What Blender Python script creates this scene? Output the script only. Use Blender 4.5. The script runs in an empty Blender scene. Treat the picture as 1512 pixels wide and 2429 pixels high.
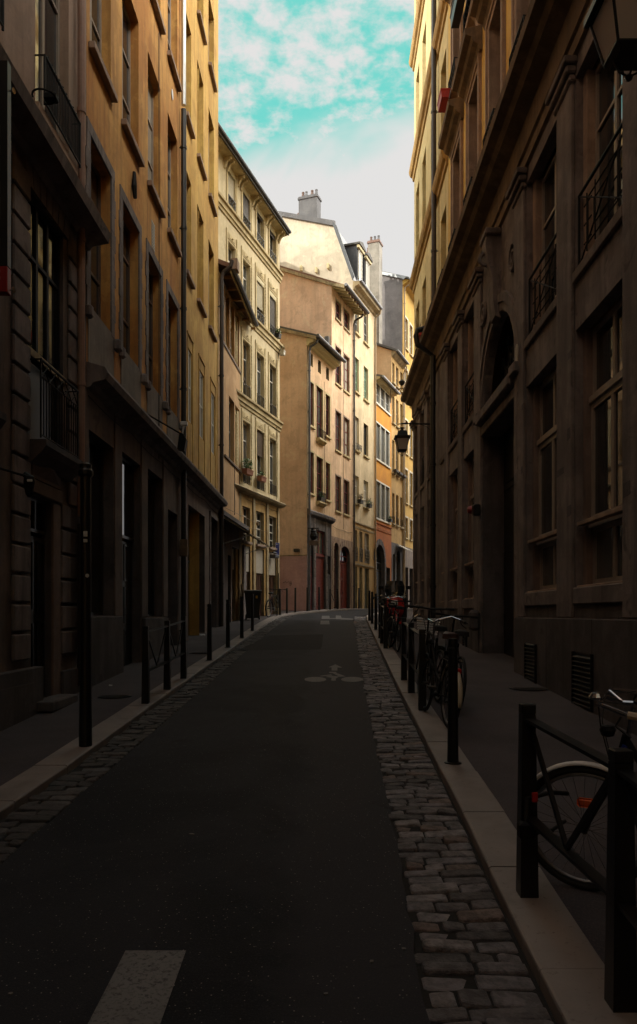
import bpy, math, random
from mathutils import Vector, Matrix
random.seed(11)
R = math.radians
sc = bpy.context.scene
COL = sc.collection

# ------------------------------------------------------------------ camera
F = 1800.0            # focal length, in units of a 1512-wide picture
CX, HY = 756.0, 1456.0   # principal column and horizon row
EYE = 1.70
cd = bpy.data.cameras.new('camera'); cam = bpy.data.objects.new('camera', cd); COL.objects.link(cam)
cam.location = (0, 0, EYE); cam.rotation_euler = (R(90), 0, 0)
cd.sensor_fit = 'HORIZONTAL'; cd.sensor_width = 36; cd.lens = 36 * F / 1512
cd.shift_y = (HY - 1214.5) / 1512
cd.clip_start = .05; cd.clip_end = 3000
sc.camera = cam

# ------------------------------------------------------------------ world and sun
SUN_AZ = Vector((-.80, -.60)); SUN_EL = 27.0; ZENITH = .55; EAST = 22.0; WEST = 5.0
w = bpy.data.worlds.new('World'); sc.world = w; w.use_nodes = True
nt = w.node_tree; nt.nodes.clear()
def N(t, **k):
    n = nt.nodes.new(t)
    for a, b in k.items(): setattr(n, a, b)
    return n
out = N('ShaderNodeOutputWorld'); bg = N('ShaderNodeBackground'); bg.inputs[1].default_value = 0.1
sky = N('ShaderNodeTexSky', sky_type='NISHITA', sun_disc=False)
sky.sun_elevation = R(SUN_EL); sky.sun_rotation = math.atan2(SUN_AZ.x, SUN_AZ.y) % (2 * math.pi)
tc = N('ShaderNodeTexCoord'); sep = N('ShaderNodeSeparateXYZ'); nt.links.new(tc.outputs['Generated'], sep.inputs[0])
def M_(op, a, b=None, clamp=False):
    n = N('ShaderNodeMath', operation=op, use_clamp=clamp)
    for i, v in enumerate((a, b)):
        if v is None: continue
        if isinstance(v, (int, float)): n.inputs[i].default_value = v
        else: nt.links.new(v, n.inputs[i])
    return n.outputs[0]
zc = M_('MAXIMUM', sep.outputs[2], .02)
zz = M_('ADD', zc, .12)
comb = N('ShaderNodeCombineXYZ')
nt.links.new(M_('DIVIDE', sep.outputs[0], zz), comb.inputs[0]); nt.links.new(M_('DIVIDE', sep.outputs[1], zz), comb.inputs[1])
def noise(scale, detail, rough, dist=0.0, vec=None, ntree=None):
    n = N('ShaderNodeTexNoise'); n.inputs['Scale'].default_value = scale; n.inputs['Detail'].default_value = detail
    n.inputs['Roughness'].default_value = rough; n.inputs['Distortion'].default_value = dist
    nt.links.new(vec or comb.outputs[0], n.inputs['Vector']); return n.outputs['Fac']
big = noise(1.7, 3, .5, .2); puff = noise(19.0, 7, .62, .1)
cl = M_('ADD', M_('MULTIPLY', big, .9), M_('MULTIPLY', puff, 1.1))          # about 1.0 on average
mr = N('ShaderNodeMapRange', interpolation_type='SMOOTHSTEP'); nt.links.new(cl, mr.inputs[0])
mr.inputs[1].default_value = .84; mr.inputs[2].default_value = 1.20
# low in the sky the cloud sheet closes (a slanting, wispy edge)
wisp = noise(3.2, 4, .6, .6)
lo = N('ShaderNodeMapRange', interpolation_type='SMOOTHSTEP')
nt.links.new(M_('ADD', M_('ADD', sep.outputs[2], M_('MULTIPLY', M_('SUBTRACT', wisp, .5), .10)), M_('MULTIPLY', sep.outputs[0], -.13)), lo.inputs[0])
lo.inputs[1].default_value = .50; lo.inputs[2].default_value = .555; lo.inputs[3].default_value = 1; lo.inputs[4].default_value = 0
hi = N('ShaderNodeMapRange', interpolation_type='SMOOTHSTEP'); nt.links.new(sep.outputs[2], hi.inputs[0])
hi.inputs[1].default_value = .66; hi.inputs[2].default_value = .85
cf = M_('MAXIMUM', M_('MAXIMUM', mr.outputs[0], lo.outputs[0]), hi.outputs[0], True)
tint = N('ShaderNodeMixRGB', blend_type='MIX'); tint.inputs[0].default_value = .88
nt.links.new(sky.outputs[0], tint.inputs[1]); tint.inputs[2].default_value = (1.9, 7.6, 6.7, 1)
mixc = N('ShaderNodeMixRGB'); nt.links.new(cf, mixc.inputs[0]); nt.links.new(tint.outputs[0], mixc.inputs[1])
mixc.inputs[2].default_value = (7.75, 7.65, 7.55, 1)
# added warm brightness, out of view to both sides, lights the facades (stronger right);
# overhead the sky is dimmed, and straight ahead nothing is added
def side_boost(v, lo_, hi_):
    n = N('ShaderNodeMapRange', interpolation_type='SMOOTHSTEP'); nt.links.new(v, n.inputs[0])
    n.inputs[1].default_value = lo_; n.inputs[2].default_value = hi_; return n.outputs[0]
east = M_('MULTIPLY', side_boost(sep.outputs[0], .26, .60), side_boost(sep.outputs[2], .30, .70)); west = side_boost(M_('MULTIPLY', sep.outputs[0], -1), .26, .75)
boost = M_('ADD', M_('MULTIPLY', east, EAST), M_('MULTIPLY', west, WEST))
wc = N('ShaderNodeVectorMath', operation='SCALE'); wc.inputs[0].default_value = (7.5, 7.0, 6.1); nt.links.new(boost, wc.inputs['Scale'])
zen = N('ShaderNodeMapRange', interpolation_type='SMOOTHSTEP'); nt.links.new(sep.outputs[2], zen.inputs[0])
zen.inputs[1].default_value = .68; zen.inputs[2].default_value = .95; zen.inputs[3].default_value = 1; zen.inputs[4].default_value = ZENITH
zm = N('ShaderNodeVectorMath', operation='SCALE'); nt.links.new(mixc.outputs[0], zm.inputs[0]); nt.links.new(zen.outputs[0], zm.inputs['Scale'])
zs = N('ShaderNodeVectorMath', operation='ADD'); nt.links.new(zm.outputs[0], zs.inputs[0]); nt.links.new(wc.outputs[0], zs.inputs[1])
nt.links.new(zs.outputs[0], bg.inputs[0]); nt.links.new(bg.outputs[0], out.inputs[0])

sd = bpy.data.lights.new('sun', 'SUN'); sd.energy = 4.0; sd.angle = R(.5); sd.color = (1, .93, .78)
sun = bpy.data.objects.new('sun', sd); COL.objects.link(sun)
a = SUN_AZ.normalized()
tosun = Vector((a.x * math.cos(R(SUN_EL)), a.y * math.cos(R(SUN_EL)), math.sin(R(SUN_EL))))
sun.rotation_euler = tosun.to_track_quat('Z', 'Y').to_euler(); sun.location = tosun * 60 + Vector((0, 20, 20))
sc.view_settings.view_transform = 'Standard'; sc.view_settings.look = 'None'
sc.view_settings.exposure = 0.0; sc.view_settings.gamma = 1

# ------------------------------------------------------------------ materials
MATS = {}
def new_mat(name):
    m = bpy.data.materials.new(name); m.use_nodes = True
    return m, m.node_tree, m.node_tree.nodes['Principled BSDF']
def lk(t, a_, b_): t.links.new(a_, b_)
def coords(t, scale):
    tc_ = t.nodes.new('ShaderNodeTexCoord'); mp = t.nodes.new('ShaderNodeMapping')
    lk(t, tc_.outputs['Object'], mp.inputs[0]); mp.inputs['Scale'].default_value = scale
    return mp.outputs[0]
def nz(t, vec, sc_, det=4, rough=.55, dist=0):
    n = t.nodes.new('ShaderNodeTexNoise'); lk(t, vec, n.inputs['Vector'])
    n.inputs['Scale'].default_value = sc_; n.inputs['Detail'].default_value = det
    n.inputs['Roughness'].default_value = rough; n.inputs['Distortion'].default_value = dist
    return n.outputs['Fac']
def mrange(t, v, a0, a1, b0=0, b1=1):
    n = t.nodes.new('ShaderNodeMapRange'); lk(t, v, n.inputs[0])
    for i, x in enumerate((a0, a1, b0, b1)): n.inputs[i + 1].default_value = x
    return n.outputs[0]
def mixrgb(t, f, c1, c2, blend='MIX'):
    n = t.nodes.new('ShaderNodeMixRGB'); n.blend_type = blend
    for i, x in enumerate((f, c1, c2)):
        if isinstance(x, (int, float)): n.inputs[i].default_value = x
        elif isinstance(x, tuple): n.inputs[i].default_value = (*x, 1)
        else: lk(t, x, n.inputs[i])
    return n.outputs[0]
def bump(t, b, h, strength, dist=.01):
    n = t.nodes.new('ShaderNodeBump'); n.inputs['Strength'].default_value = strength; n.inputs['Distance'].default_value = dist
    lk(t, h, n.inputs['Height']); lk(t, n.outputs[0], b.inputs['Normal'])
def stucco(name, c1, c2, c3=None, rough=.92, bs=.35, blot=.7, streak=.5, bsc=45, spots=0):
    """lime render: broad blotches, rain streaks down the wall, fine grain"""
    m, t, b = new_mat(name); b.inputs['Roughness'].default_value = rough
    v = coords(t, (1, 1, 1)); vs = coords(t, (2.6, 2.6, .22))
    n1 = nz(t, v, blot, 6, .6, .4); n2 = nz(t, vs, 1.6, 5, .6)
    c = mixrgb(t, mrange(t, n1, .42, .58), c1, c2)
    if c3 is None: c3 = tuple(x * .55 for x in c2)
    c = mixrgb(t, mrange(t, n2, .46, .66, 0, min(1, streak * 1.3)), c, c3)                    # long rain streaks
    c = mixrgb(t, mrange(t, nz(t, coords(t, (6, 6, 1.3)), 2.2, 6, .7), .50, .70, 0, min(.5, streak * .7)), c, c3)   # fine streaks
    pt = nz(t, v, 1.15, 7, .72, .35)
    c = mixrgb(t, mrange(t, pt, .52, .60, 0, .28 + streak * .4), c, tuple(x * .62 for x in c2))   # darker patched areas
    c = mixrgb(t, mrange(t, pt, .44, .39, 0, .30), c, tuple(min(.8, x * 1.35) for x in c1))        # rubbed, paler areas
    c = mixrgb(t, mrange(t, nz(t, v, 11, 6, .75), .50, .66, 0, .30), c, tuple(x * .55 for x in c1))
    n3 = nz(t, v, bsc, 5, .7)
    if spots:
        c = mixrgb(t, mrange(t, nz(t, v, 3.1, 3, .5, .8), .62, .70, 0, spots), c, c3)
    lk(t, c, b.inputs['Base Color']); bump(t, b, n3, bs, .012)
    MATS[name] = m; return m
def plain(name, c, rough=.5, metal=0.0, var=.2, bs=0.0, sc_=8, spec=None):
    m, t, b = new_mat(name); b.inputs['Roughness'].default_value = rough; b.inputs['Metallic'].default_value = metal
    if spec is not None: b.inputs['Specular IOR Level'].default_value = spec
    v = coords(t, (1, 1, 1)); n1 = nz(t, v, sc_, 5, .6)
    lk(t, mixrgb(t, mrange(t, n1, .3, .7), c, tuple(x * (1 - var) for x in c)), b.inputs['Base Color'])
    if bs: bump(t, b, nz(t, v, 60, 3), bs, .004)
    MATS[name] = m; return m
# rendered walls
stucco('orange_render', (0.62, 0.34, 0.095), (0.46, 0.2, 0.045), (0.2, 0.09, 0.035), streak=0.42, blot=.45)
stucco('ochre_render', (0.64, 0.41, 0.11), (0.52, 0.3, 0.07), (0.26, 0.145, 0.045), streak=0.38)
stucco('salmon_render', (.52, .33, .17), (.46, .27, .12), streak=.4)
stucco('pink_cream_render', (.36, .25, .19), (.31, .22, .16), streak=.3)
stucco('worn_stone', (0.225, 0.188, 0.18), (0.155, 0.128, 0.122), (0.058, 0.048, 0.046), streak=0.5, blot=1.4, bs=.6, spots=.7)
stucco('dark_stone', (0.11, 0.095, 0.098), (0.075, 0.065, 0.067), (0.038, 0.033, 0.034), streak=.5, blot=1.4, bs=.6, spots=.7)
stucco('brown_stone', (0.18, 0.135, 0.112), (0.12, 0.09, 0.075), (0.055, 0.042, 0.036), streak=0.5, blot=1.2, bs=.5, spots=.6)
stucco('patch_cement', (.22, .19, .16), (.17, .14, .12), streak=.4, blot=1.5)
stucco('cream_stone', (0.58, 0.49, 0.31), (0.53, 0.44, 0.27), (0.34, 0.27, 0.16), streak=0.35, blot=.9, bs=.2)
stucco('cream_trim', (0.568, 0.465, 0.266), (0.482, 0.382, 0.202), (0.258, 0.199, 0.101), streak=.4, blot=1.6, bs=.2)
stucco('grimy_trim', (.40, .32, .19), (.30, .23, .13), (.12, .10, .06), streak=.5, blot=2.0, bs=.5, spots=.6)
stucco('tan_gable', (0.74, 0.54, 0.4), (0.64, 0.45, 0.32), (0.42, 0.3, 0.21), streak=0.2, blot=.5, spots=.35)
stucco('pink_base_paint', (0.55, 0.35, 0.35), (0.5, 0.31, 0.31), (0.34, 0.22, 0.22), streak=.12, blot=.6)
stucco('peach_render', (0.68, 0.47, 0.29), (0.6, 0.4, 0.24), (0.38, 0.26, 0.16), streak=0.5)
stucco('pink_gable', (0.76, 0.54, 0.41), (0.66, 0.45, 0.33), (0.42, 0.3, 0.225), streak=0.3, blot=.55, spots=.4)
stucco('peach_yellow_render', (0.7, 0.49, 0.32), (0.62, 0.42, 0.26), (0.4, 0.27, 0.17), streak=0.5)
stucco('pale_gable', (.62, .56, .44), (.47, .42, .34), (.38, .33, .27), streak=.25, blot=.5)
stucco('cream_render', (0.6, 0.49, 0.32), (0.53, 0.42, 0.26), (0.34, 0.27, 0.17), streak=0.45)
stucco('deep_orange_render', (0.52, 0.23, 0.015), (0.46, 0.185, 0.012), (0.3, 0.12, 0.01), streak=.2)
stucco('red_orange_render', (0.42, 0.12, 0.012), (0.36, 0.09, 0.012), (0.16, 0.05, 0.012), streak=.3)
stucco('sand_render', (0.46, 0.3, 0.115), (0.4, 0.25, 0.085), (0.24, 0.14, 0.05), streak=.45)
stucco('peach_pale_gable', (0.560, 0.385, 0.224), (0.512, 0.326, 0.172), (0.352, 0.222, 0.132), streak=.15, blot=.5)
stucco('yellow_render', (0.5, 0.31, 0.07), (0.43, 0.26, 0.05), (0.26, 0.15, 0.035), streak=.25)
stucco('grey_roughcast', (.20, .185, .19), (.15, .14, .145), (.15, .14, .145), streak=.2, bs=1.0, bsc=14)
stucco('pale_roughcast', (0.27, 0.25, 0.22), (0.18, 0.165, 0.145), (0.12, 0.11, 0.1), streak=.2, bs=1.6, bsc=9)
stucco('grey_cement', (0.15, 0.15, 0.16), (0.11, 0.11, 0.12), (0.07, 0.07, 0.075), streak=.3)
stucco('pale_ochre_render', (0.66, 0.54, 0.28), (0.6, 0.47, 0.22), (0.4, 0.3, 0.13), streak=.35, blot=.4)
stucco('warm_ochre_render', (0.74, 0.5, 0.14), (0.66, 0.42, 0.11), (0.4, 0.24, 0.07), streak=.3, blot=.4)
stucco('window_stone', (.38, .27, .20), (.30, .21, .16), (.14, .10, .08), streak=.45, blot=1.6, bs=.4)
stucco('brown_cornice', (.22, .15, .09), (.16, .11, .07), (.07, .05, .035), streak=.5, blot=2.0, bs=.4)
stucco('plaster_recess', (0.21, 0.15, 0.125), (0.16, 0.115, 0.095), (0.08, 0.06, 0.05), streak=.4, blot=1.2)
stucco('granite_plinth', (0.1, 0.088, 0.09), (0.07, 0.06, 0.062), (0.035, 0.03, 0.03), streak=.5, blot=1.5, bs=.5, spots=.5)
# joinery, metal, glass
plain('white_paint', (.62, .60, .54), .5); plain('grey_frame', (.30, .30, .30), .5); plain('beige_frame', (.30, .25, .21), .5)
plain('brown_frame', (.11, .07, .05), .5); plain('dark_frame', (.02, .018, .016), .4); plain('red_frame', (.16, .015, .02), .5)
plain('brown_door', (.075, .032, .018), .55, var=.35); plain('black_door', (.012, .011, .010), .45)
plain('red_shutter', (.20, .025, .015), .6, var=.5, sc_=14); plain('grey_green_door', (.10, .11, .09), .6)
plain('green_shutter', (.20, .33, .22), .6); plain('white_board', (.42, .38, .32), .7)
plain('black_iron', (.008, .008, .009), .6, .0, .3, .2, 8, .2); plain('grey_iron', (.06, .055, .05), .5, .4)
plain('post_black', (.010, .010, .011), .38, .1, .4, .15)
plain('zinc', (.30, .31, .33), .45, .7, .25); plain('dark_zinc', (.11, .11, .12), .5, .6, .3)
plain('slate_zinc', (.06, .068, .08), .6, .2, .3); plain('brown_pipe', (.045, .033, .030), .5, .1, .3); plain('pink_pipe', (.30, .18, .135), .7); plain('tan_pipe', (.34, .25, .15), .6)
plain('black_pipe', (.012, .011, .011), .45); plain('silver_pipe', (.5, .5, .5), .35, .8)
plain('roof_tile', (.20, .105, .07), .85, 0, .5, .8, 10); plain('grey_roof', (.10, .095, .09), .8, 0, .4, .8, 10)
plain('pot_clay', (.13, .085, .07), .85); plain('terracotta', (.30, .12, .07), .8, 0, .3); plain('brick_red', (.20, .12, .095), .85)
plain('wood_gold', (.36, .19, .05), .7, 0, .45, .3, 5); plain('wood_dark', (.10, .06, .03), .7, 0, .4)
plain('lambrequin', (.55, .47, .27), .7); plain('blind_wood', (.10, .08, .06), .7, 0, .5); plain('blind_cream', (.50, .44, .30), .7)
plain('black_cloth', (.015, .014, .014), .9); plain('rubber', (.012, .012, .012), .8); plain('chrome', (.60, .61, .63), .22, 1.0, .1)
plain('white_plastic', (.62, .62, .62), .35, 0, .1); plain('cream_plastic', (.55, .47, .36), .4, 0, .15)
plain('red_plastic', (.45, .02, .015), .3, 0, .1); plain('orange_reflector', (.75, .12, .02), .25, 0, .1)
plain('blue_paint', (.02, .05, .42), .35, 0, .1); plain('sign_blue', (.03, .05, .30), .45, 0, .05); plain('stripe_blue', (.10, .22, .5), .35)
plain('bin_green', (.012, .014, .013), .5); plain('brown_leather', (.05, .018, .012), .5); plain('sign_black', (.006, .006, .006), .35)
plain('sign_red', (.26, .008, .008), .35, 0, .1); plain('paper', (.6, .6, .58), .8); plain('yellow_tag', (.6, .35, .03), .6)
plain('flag_red', (.5, .03, .02), .5); plain('dry_stems', (.20, .13, .06), .9); plain('soil', (.04, .03, .02), .95)
for nm, c in (('leaf_green', (.05, .12, .03)), ('leaf_bright', (.10, .20, .035)), ('leaf_olive', (.10, .12, .04)), ('leaf_rust', (.20, .08, .04))):
    plain(nm, c, .6, 0, .5, 0, 30)
def glassy(name, c, rough, curtain=None, ior=1.75):
    m, t, b = new_mat(name); b.inputs['Base Color'].default_value = (*c, 1); b.inputs['Roughness'].default_value = rough
    b.inputs['IOR'].default_value = ior; b.inputs['Specular IOR Level'].default_value = .5
    v = coords(t, (1, 1, 1))
    if curtain:
        wv = t.nodes.new('ShaderNodeTexWave'); lk(t, coords(t, (1, 1, .02)), wv.inputs[0]); wv.inputs['Scale'].default_value = 7
        wv.inputs['Distortion'].default_value = 3
        lk(t, mixrgb(t, wv.outputs['Fac'], c, curtain), b.inputs['Base Color'])
    bump(t, b, nz(t, v, 1.6, 2), .02, .05)
    MATS[name] = m
glassy('glass_dark', (.016, .019, .021), .04); glassy('glass_grey', (.07, .075, .075), .10)
glassy('glass_curtain', (.30, .28, .24), .12, (.44, .42, .37)); glassy('glass_shop', (.014, .013, .012), .05, None, 1.42)
glassy('glass_green', (.12, .15, .12), .10)
m, t, b = new_mat('lamp_glass'); MATS['lamp_glass'] = m      # frosted lantern panes: let daylight through
b.inputs['Base Color'].default_value = (.80, .72, .66, 1); b.inputs['Roughness'].default_value = .5
tr = t.nodes.new('ShaderNodeBsdfTranslucent'); tr.inputs[0].default_value = (.9, .85, .8, 1)
mx = t.nodes.new('ShaderNodeMixShader'); mx.inputs[0].default_value = .6
lk(t, b.outputs[0], mx.inputs[1]); lk(t, tr.outputs[0], mx.inputs[2]); lk(t, mx.outputs[0], t.nodes['Material Output'].inputs[0])
# ground
m, t, b = new_mat('asphalt'); MATS['asphalt'] = m
v = coords(t, (1, 1, 1)); b.inputs['Roughness'].default_value = .75; b.inputs['Specular IOR Level'].default_value = .15
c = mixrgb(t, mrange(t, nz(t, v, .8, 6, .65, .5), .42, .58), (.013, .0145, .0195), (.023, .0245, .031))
# an older, lighter trench patch runs up the right side of the lane
sx = t.nodes.new('ShaderNodeSeparateXYZ'); tcx = t.nodes.new('ShaderNodeTexCoord'); lk(t, tcx.outputs['Object'], sx.inputs[0])
def tm(t, op, a_, b_):
    n = t.nodes.new('ShaderNodeMath'); n.operation = op
    for i, x in enumerate((a_, b_)):
        if isinstance(x, (int, float)): n.inputs[i].default_value = x
        else: lk(t, x, n.inputs[i])
    return n.outputs[0]
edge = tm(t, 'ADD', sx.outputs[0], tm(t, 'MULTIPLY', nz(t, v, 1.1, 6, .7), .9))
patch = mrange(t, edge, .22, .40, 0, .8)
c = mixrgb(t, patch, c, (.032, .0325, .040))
vor = t.nodes.new('ShaderNodeTexVoronoi'); vor.inputs['Scale'].default_value = 55; lk(t, v, vor.inputs['Vector'])
sp = mrange(t, vor.outputs['Distance'], .10, .22, 1, 0)
rnd = mrange(t, vor.outputs['Color'], .72, .78)
c = mixrgb(t, tm(t, 'MULTIPLY', sp, rnd), c, (.30, .28, .27))
c = mixrgb(t, mrange(t, nz(t, v, 120, 3), .55, .75, 0, .5), c, (.075, .072, .074))
c = mixrgb(t, mrange(t, nz(t, v, 1.9, 3, .5, 1.5), .66, .72, 0, .6), c, (.012, .011, .011))
lk(t, c, b.inputs['Base Color']); bump(t, b, nz(t, v, 140, 4, .7), .5, .006)
m, t, b = new_mat('pavement_asphalt'); MATS['pavement_asphalt'] = m
v = coords(t, (1, 1, 1)); b.inputs['Roughness'].default_value = .9; b.inputs['Specular IOR Level'].default_value = .2
c = mixrgb(t, mrange(t, nz(t, v, .9, 6, .6), .35, .65), (.080, .072, .080), (.052, .047, .053))
c = mixrgb(t, mrange(t, nz(t, v, 90, 3), .5, .8, 0, .6), c, (.17, .14, .13))
lk(t, c, b.inputs['Base Color']); bump(t, b, nz(t, v, 160, 3), .4, .005)
m, t, b = new_mat('kerb_stone'); MATS['kerb_stone'] = m
v = coords(t, (1, 1, 1)); b.inputs['Roughness'].default_value = .62
c = mixrgb(t, mrange(t, nz(t, v, 2.4, 6, .6), .35, .65), (.26, .225, .21), (.195, .172, .165))
c = mixrgb(t, mrange(t, nz(t, v, 26, 4, .7), .60, .72, 0, .7), c, (.10, .078, .070))
c = mixrgb(t, mrange(t, nz(t, v, .7, 5, .6, .6), .54, .70, 0, .65), c, (.085, .066, .060))
lk(t, c, b.inputs['Base Color']); bump(t, b, nz(t, v, 50, 4), .3, .004)
for i, cc in enumerate(((.20, .19, .21), (.145, .135, .148), (.26, .245, .26), (.20, .155, .145), (.10, .094, .10), (.060, .055, .058), (.044, .041, .043), (.085, .075, .076))):
    m, t, b = new_mat('sett_%d' % i); MATS['sett_%d' % i] = m
    v = coords(t, (1, 1, 1)); b.inputs['Roughness'].default_value = .7
    c = mixrgb(t, mrange(t, nz(t, v, 11, 6, .7), .40, .60), cc, tuple(x * .45 for x in cc))
    lk(t, c, b.inputs['Base Color']); bump(t, b, nz(t, v, 28, 5, .7), 1.0, .02)
plain('joint_dirt', (.014, .013, .013), .95, 0, .4, .5, 30)
m, t, b = new_mat('road_paint'); MATS['road_paint'] = m
v = coords(t, (1, 1, 1)); b.inputs['Roughness'].default_value = .7
c = mixrgb(t, mrange(t, nz(t, v, 45, 5, .75), .50, .62), (.15, .15, .155), (.032, .033, .037))
c = mixrgb(t, mrange(t, nz(t, v, 5, 4), .4, .7, 0, .5), c, (.10, .10, .10)); lk(t, c, b.inputs['Base Color'])
plain('patched_asphalt', (.016, .0165, .020), .8, 0, .4, .5, 3, .15)
plain('manhole_iron', (.035, .03, .03), .5, .5, .3, .4, 30); plain('litter_white', (.42, .42, .42), .8); plain('pale_grit', (.16, .15, .145), .8)

# ------------------------------------------------------------------ mesh helpers
class MB:
    def __init__(s, zo=0.0): s.v = []; s.f = []; s.m = []; s.zo = zo
    def add(s, vs, fs, m=0):
        o = len(s.v); s.v += [(a_[0], a_[1], a_[2] + s.zo) for a_ in vs]
        for f_ in fs: s.f.append([i + o for i in f_]); s.m.append(m)
    def box(s, x0, x1, y0, y1, z0, z1, m=0):
        x0, x1 = min(x0, x1), max(x0, x1); y0, y1 = min(y0, y1), max(y0, y1); z0, z1 = min(z0, z1), max(z0, z1)
        s.add([(x0, y0, z0), (x1, y0, z0), (x1, y1, z0), (x0, y1, z0), (x0, y0, z1), (x1, y0, z1), (x1, y1, z1), (x0, y1, z1)],
              [(0, 3, 2, 1), (4, 5, 6, 7), (0, 1, 5, 4), (1, 2, 6, 5), (2, 3, 7, 6), (3, 0, 4, 7)], m)
    def bbox(s, x0, x1, y0, y1, z0, z1, c=.006, m=0):
        """box with bevelled edges"""
        x0, x1 = min(x0, x1), max(x0, x1); y0, y1 = min(y0, y1), max(y0, y1); z0, z1 = min(z0, z1), max(z0, z1)
        vs = []
        for z, k in ((z0, c), (z0 + c, 0), (z1 - c, 0), (z1, c)):
            a0, a1, b0, b1 = x0 + k, x1 - k, y0 + k, y1 - k
            q = c if k == 0 else c * .0
            vs += [(a0 + q, b0, z), (a1 - q, b0, z), (a1, b0 + q, z), (a1, b1 - q, z), (a1 - q, b1, z), (a0 + q, b1, z), (a0, b1 - q, z), (a0, b0 + q, z)]
        fs = [tuple(range(7, -1, -1)), tuple(range(24, 32))]
        for r in range(3):
            for i in range(8):
                j = (i + 1) % 8; fs.append((r * 8 + i, r * 8 + j, r * 8 + 8 + j, r * 8 + 8 + i))
        s.add(vs, fs, m)
    def prism(s, poly, plane, a_, b_, m=0, caps=True):
        """poly of 2-D points; plane 'yz' extrudes along x, 'xz' along y, 'xy' along z"""
        P = {'yz': lambda p, k: (k, p[0], p[1]), 'xz': lambda p, k: (p[0], k, p[1]), 'xy': lambda p, k: (p[0], p[1], k)}[plane]
        n = len(poly); vs = [P(p, a_) for p in poly] + [P(p, b_) for p in poly]
        fs = [(i, (i + 1) % n, n + (i + 1) % n, n + i) for i in range(n)]
        if caps: fs += [tuple(range(n - 1, -1, -1)), tuple(range(n, 2 * n))]
        s.add(vs, fs, m)
    def tube(s, pts, r, n=8, m=0, caps=True):
        pts = [Vector(p) for p in pts]; rs = r if isinstance(r, (list, tuple)) else [r] * len(pts)
        vs = []; up = None
        for i, p in enumerate(pts):
            d = (pts[min(i + 1, len(pts) - 1)] - pts[max(i - 1, 0)]).normalized()
            if up is None: up = Vector((0, 0, 1)) if abs(d.z) < .9 else Vector((1, 0, 0))
            u = (up - d * up.dot(d)).normalized(); up = u; w_ = d.cross(u)
            for k in range(n):
                a_ = 2 * math.pi * k / n; q = p + (u * math.cos(a_) + w_ * math.sin(a_)) * rs[i]; vs.append(tuple(q))
        fs = []
        for i in range(len(pts) - 1):
            for k in range(n): fs.append((i * n + k, i * n + (k + 1) % n, (i + 1) * n + (k + 1) % n, (i + 1) * n + k))
        if caps: fs += [tuple(range(n - 1, -1, -1)), tuple(range((len(pts) - 1) * n, len(pts) * n))]
        s.add(vs, fs, m)
    def lathe(s, prof, c=(0, 0, 0), n=12, m=0):
        vs = []; fs = []
        for (r, z) in prof:
            for k in range(n):
                a_ = 2 * math.pi * k / n; vs.append((c[0] + r * math.cos(a_), c[1] + r * math.sin(a_), c[2] + z))
        for i in range(len(prof) - 1):
            for k in range(n): fs.append((i * n + k, i * n + (k + 1) % n, (i + 1) * n + (k + 1) % n, (i + 1) * n + k))
        fs += [tuple(range(n - 1, -1, -1)), tuple(range((len(prof) - 1) * n, len(prof) * n))]
        s.add(vs, fs, m)
    def torus(s, c, R_, r, ax='y', n=28, k=8, m=0, a0=0, a1=2 * math.pi):
        full = abs(a1 - a0 - 2 * math.pi) < 1e-6; pts = []
        for i in range(n + (0 if full else 1)):
            a_ = a0 + (a1 - a0) * i / n
            p = (R_ * math.cos(a_), R_ * math.sin(a_))
            pts.append((c[0] + p[0], c[1], c[2] + p[1]) if ax == 'y' else (c[0], c[1] + p[0], c[2] + p[1]) if ax == 'x' else (c[0] + p[0], c[1] + p[1], c[2]))
        if full:
            vs = []; fs = []
            for i in range(n):
                a_ = a0 + (a1 - a0) * i / n
                for j in range(k):
                    b_ = 2 * math.pi * j / k; rr = R_ + r * math.cos(b_); h = r * math.sin(b_)
                    x, z = rr * math.cos(a_), rr * math.sin(a_)
                    vs.append((c[0] + x, c[1] + h, c[2] + z) if ax == 'y' else (c[0] + h, c[1] + x, c[2] + z) if ax == 'x' else (c[0] + x, c[1] + z, c[2] + h))
            for i in range(n):
                for j in range(k): fs.append((i * k + j, i * k + (j + 1) % k, ((i + 1) % n) * k + (j + 1) % k, ((i + 1) % n) * k + j))
            s.add(vs, fs, m)
        else: s.tube(pts, r, k, m)
    def build(s, name, mats, parent=None, smooth=False, loc=None, rot=None):
        me = bpy.data.meshes.new(name); me.from_pydata(s.v, [], s.f)
        for x in (mats if isinstance(mats, (list, tuple)) else [mats]): me.materials.append(MATS[x])
        me.polygons.foreach_set('material_index', s.m)
        if smooth: me.polygons.foreach_set('use_smooth', [True] * len(me.polygons))
        me.update()
        o = bpy.data.objects.new(name, me); COL.objects.link(o)
        if parent: o.parent = parent
        if loc: o.location = loc
        if rot: o.rotation_euler = rot
        return o
def tag(o, label, cat=None, group=None, kind=None):
    if label: o['label'] = label
    if cat: o['category'] = cat
    if group: o['group'] = group
    if kind: o['kind'] = kind
    return o
def thing(name, label, cat, loc=(0, 0, 0), rz=0, group=None):
    o = bpy.data.objects.new(name, None); COL.objects.link(o); o.location = loc; o.rotation_euler = (0, 0, rz)
    o.empty_display_size = .3
    return tag(o, label, cat, group)
def copy_thing(root, loc, rz, label=None):
    kids = {}
    for o in bpy.data.objects:
        if o.parent: kids.setdefault(o.parent.name, []).append(o)
    def cp(o, par):
        c_ = o.copy(); COL.objects.link(c_); c_.parent = par
        for ch in kids.get(o.name, []): cp(ch, c_)
        return c_
    r = cp(root, None); r.location = loc; r.rotation_euler = (0, 0, rz)
    if label: r['label'] = label
    return r

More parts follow.
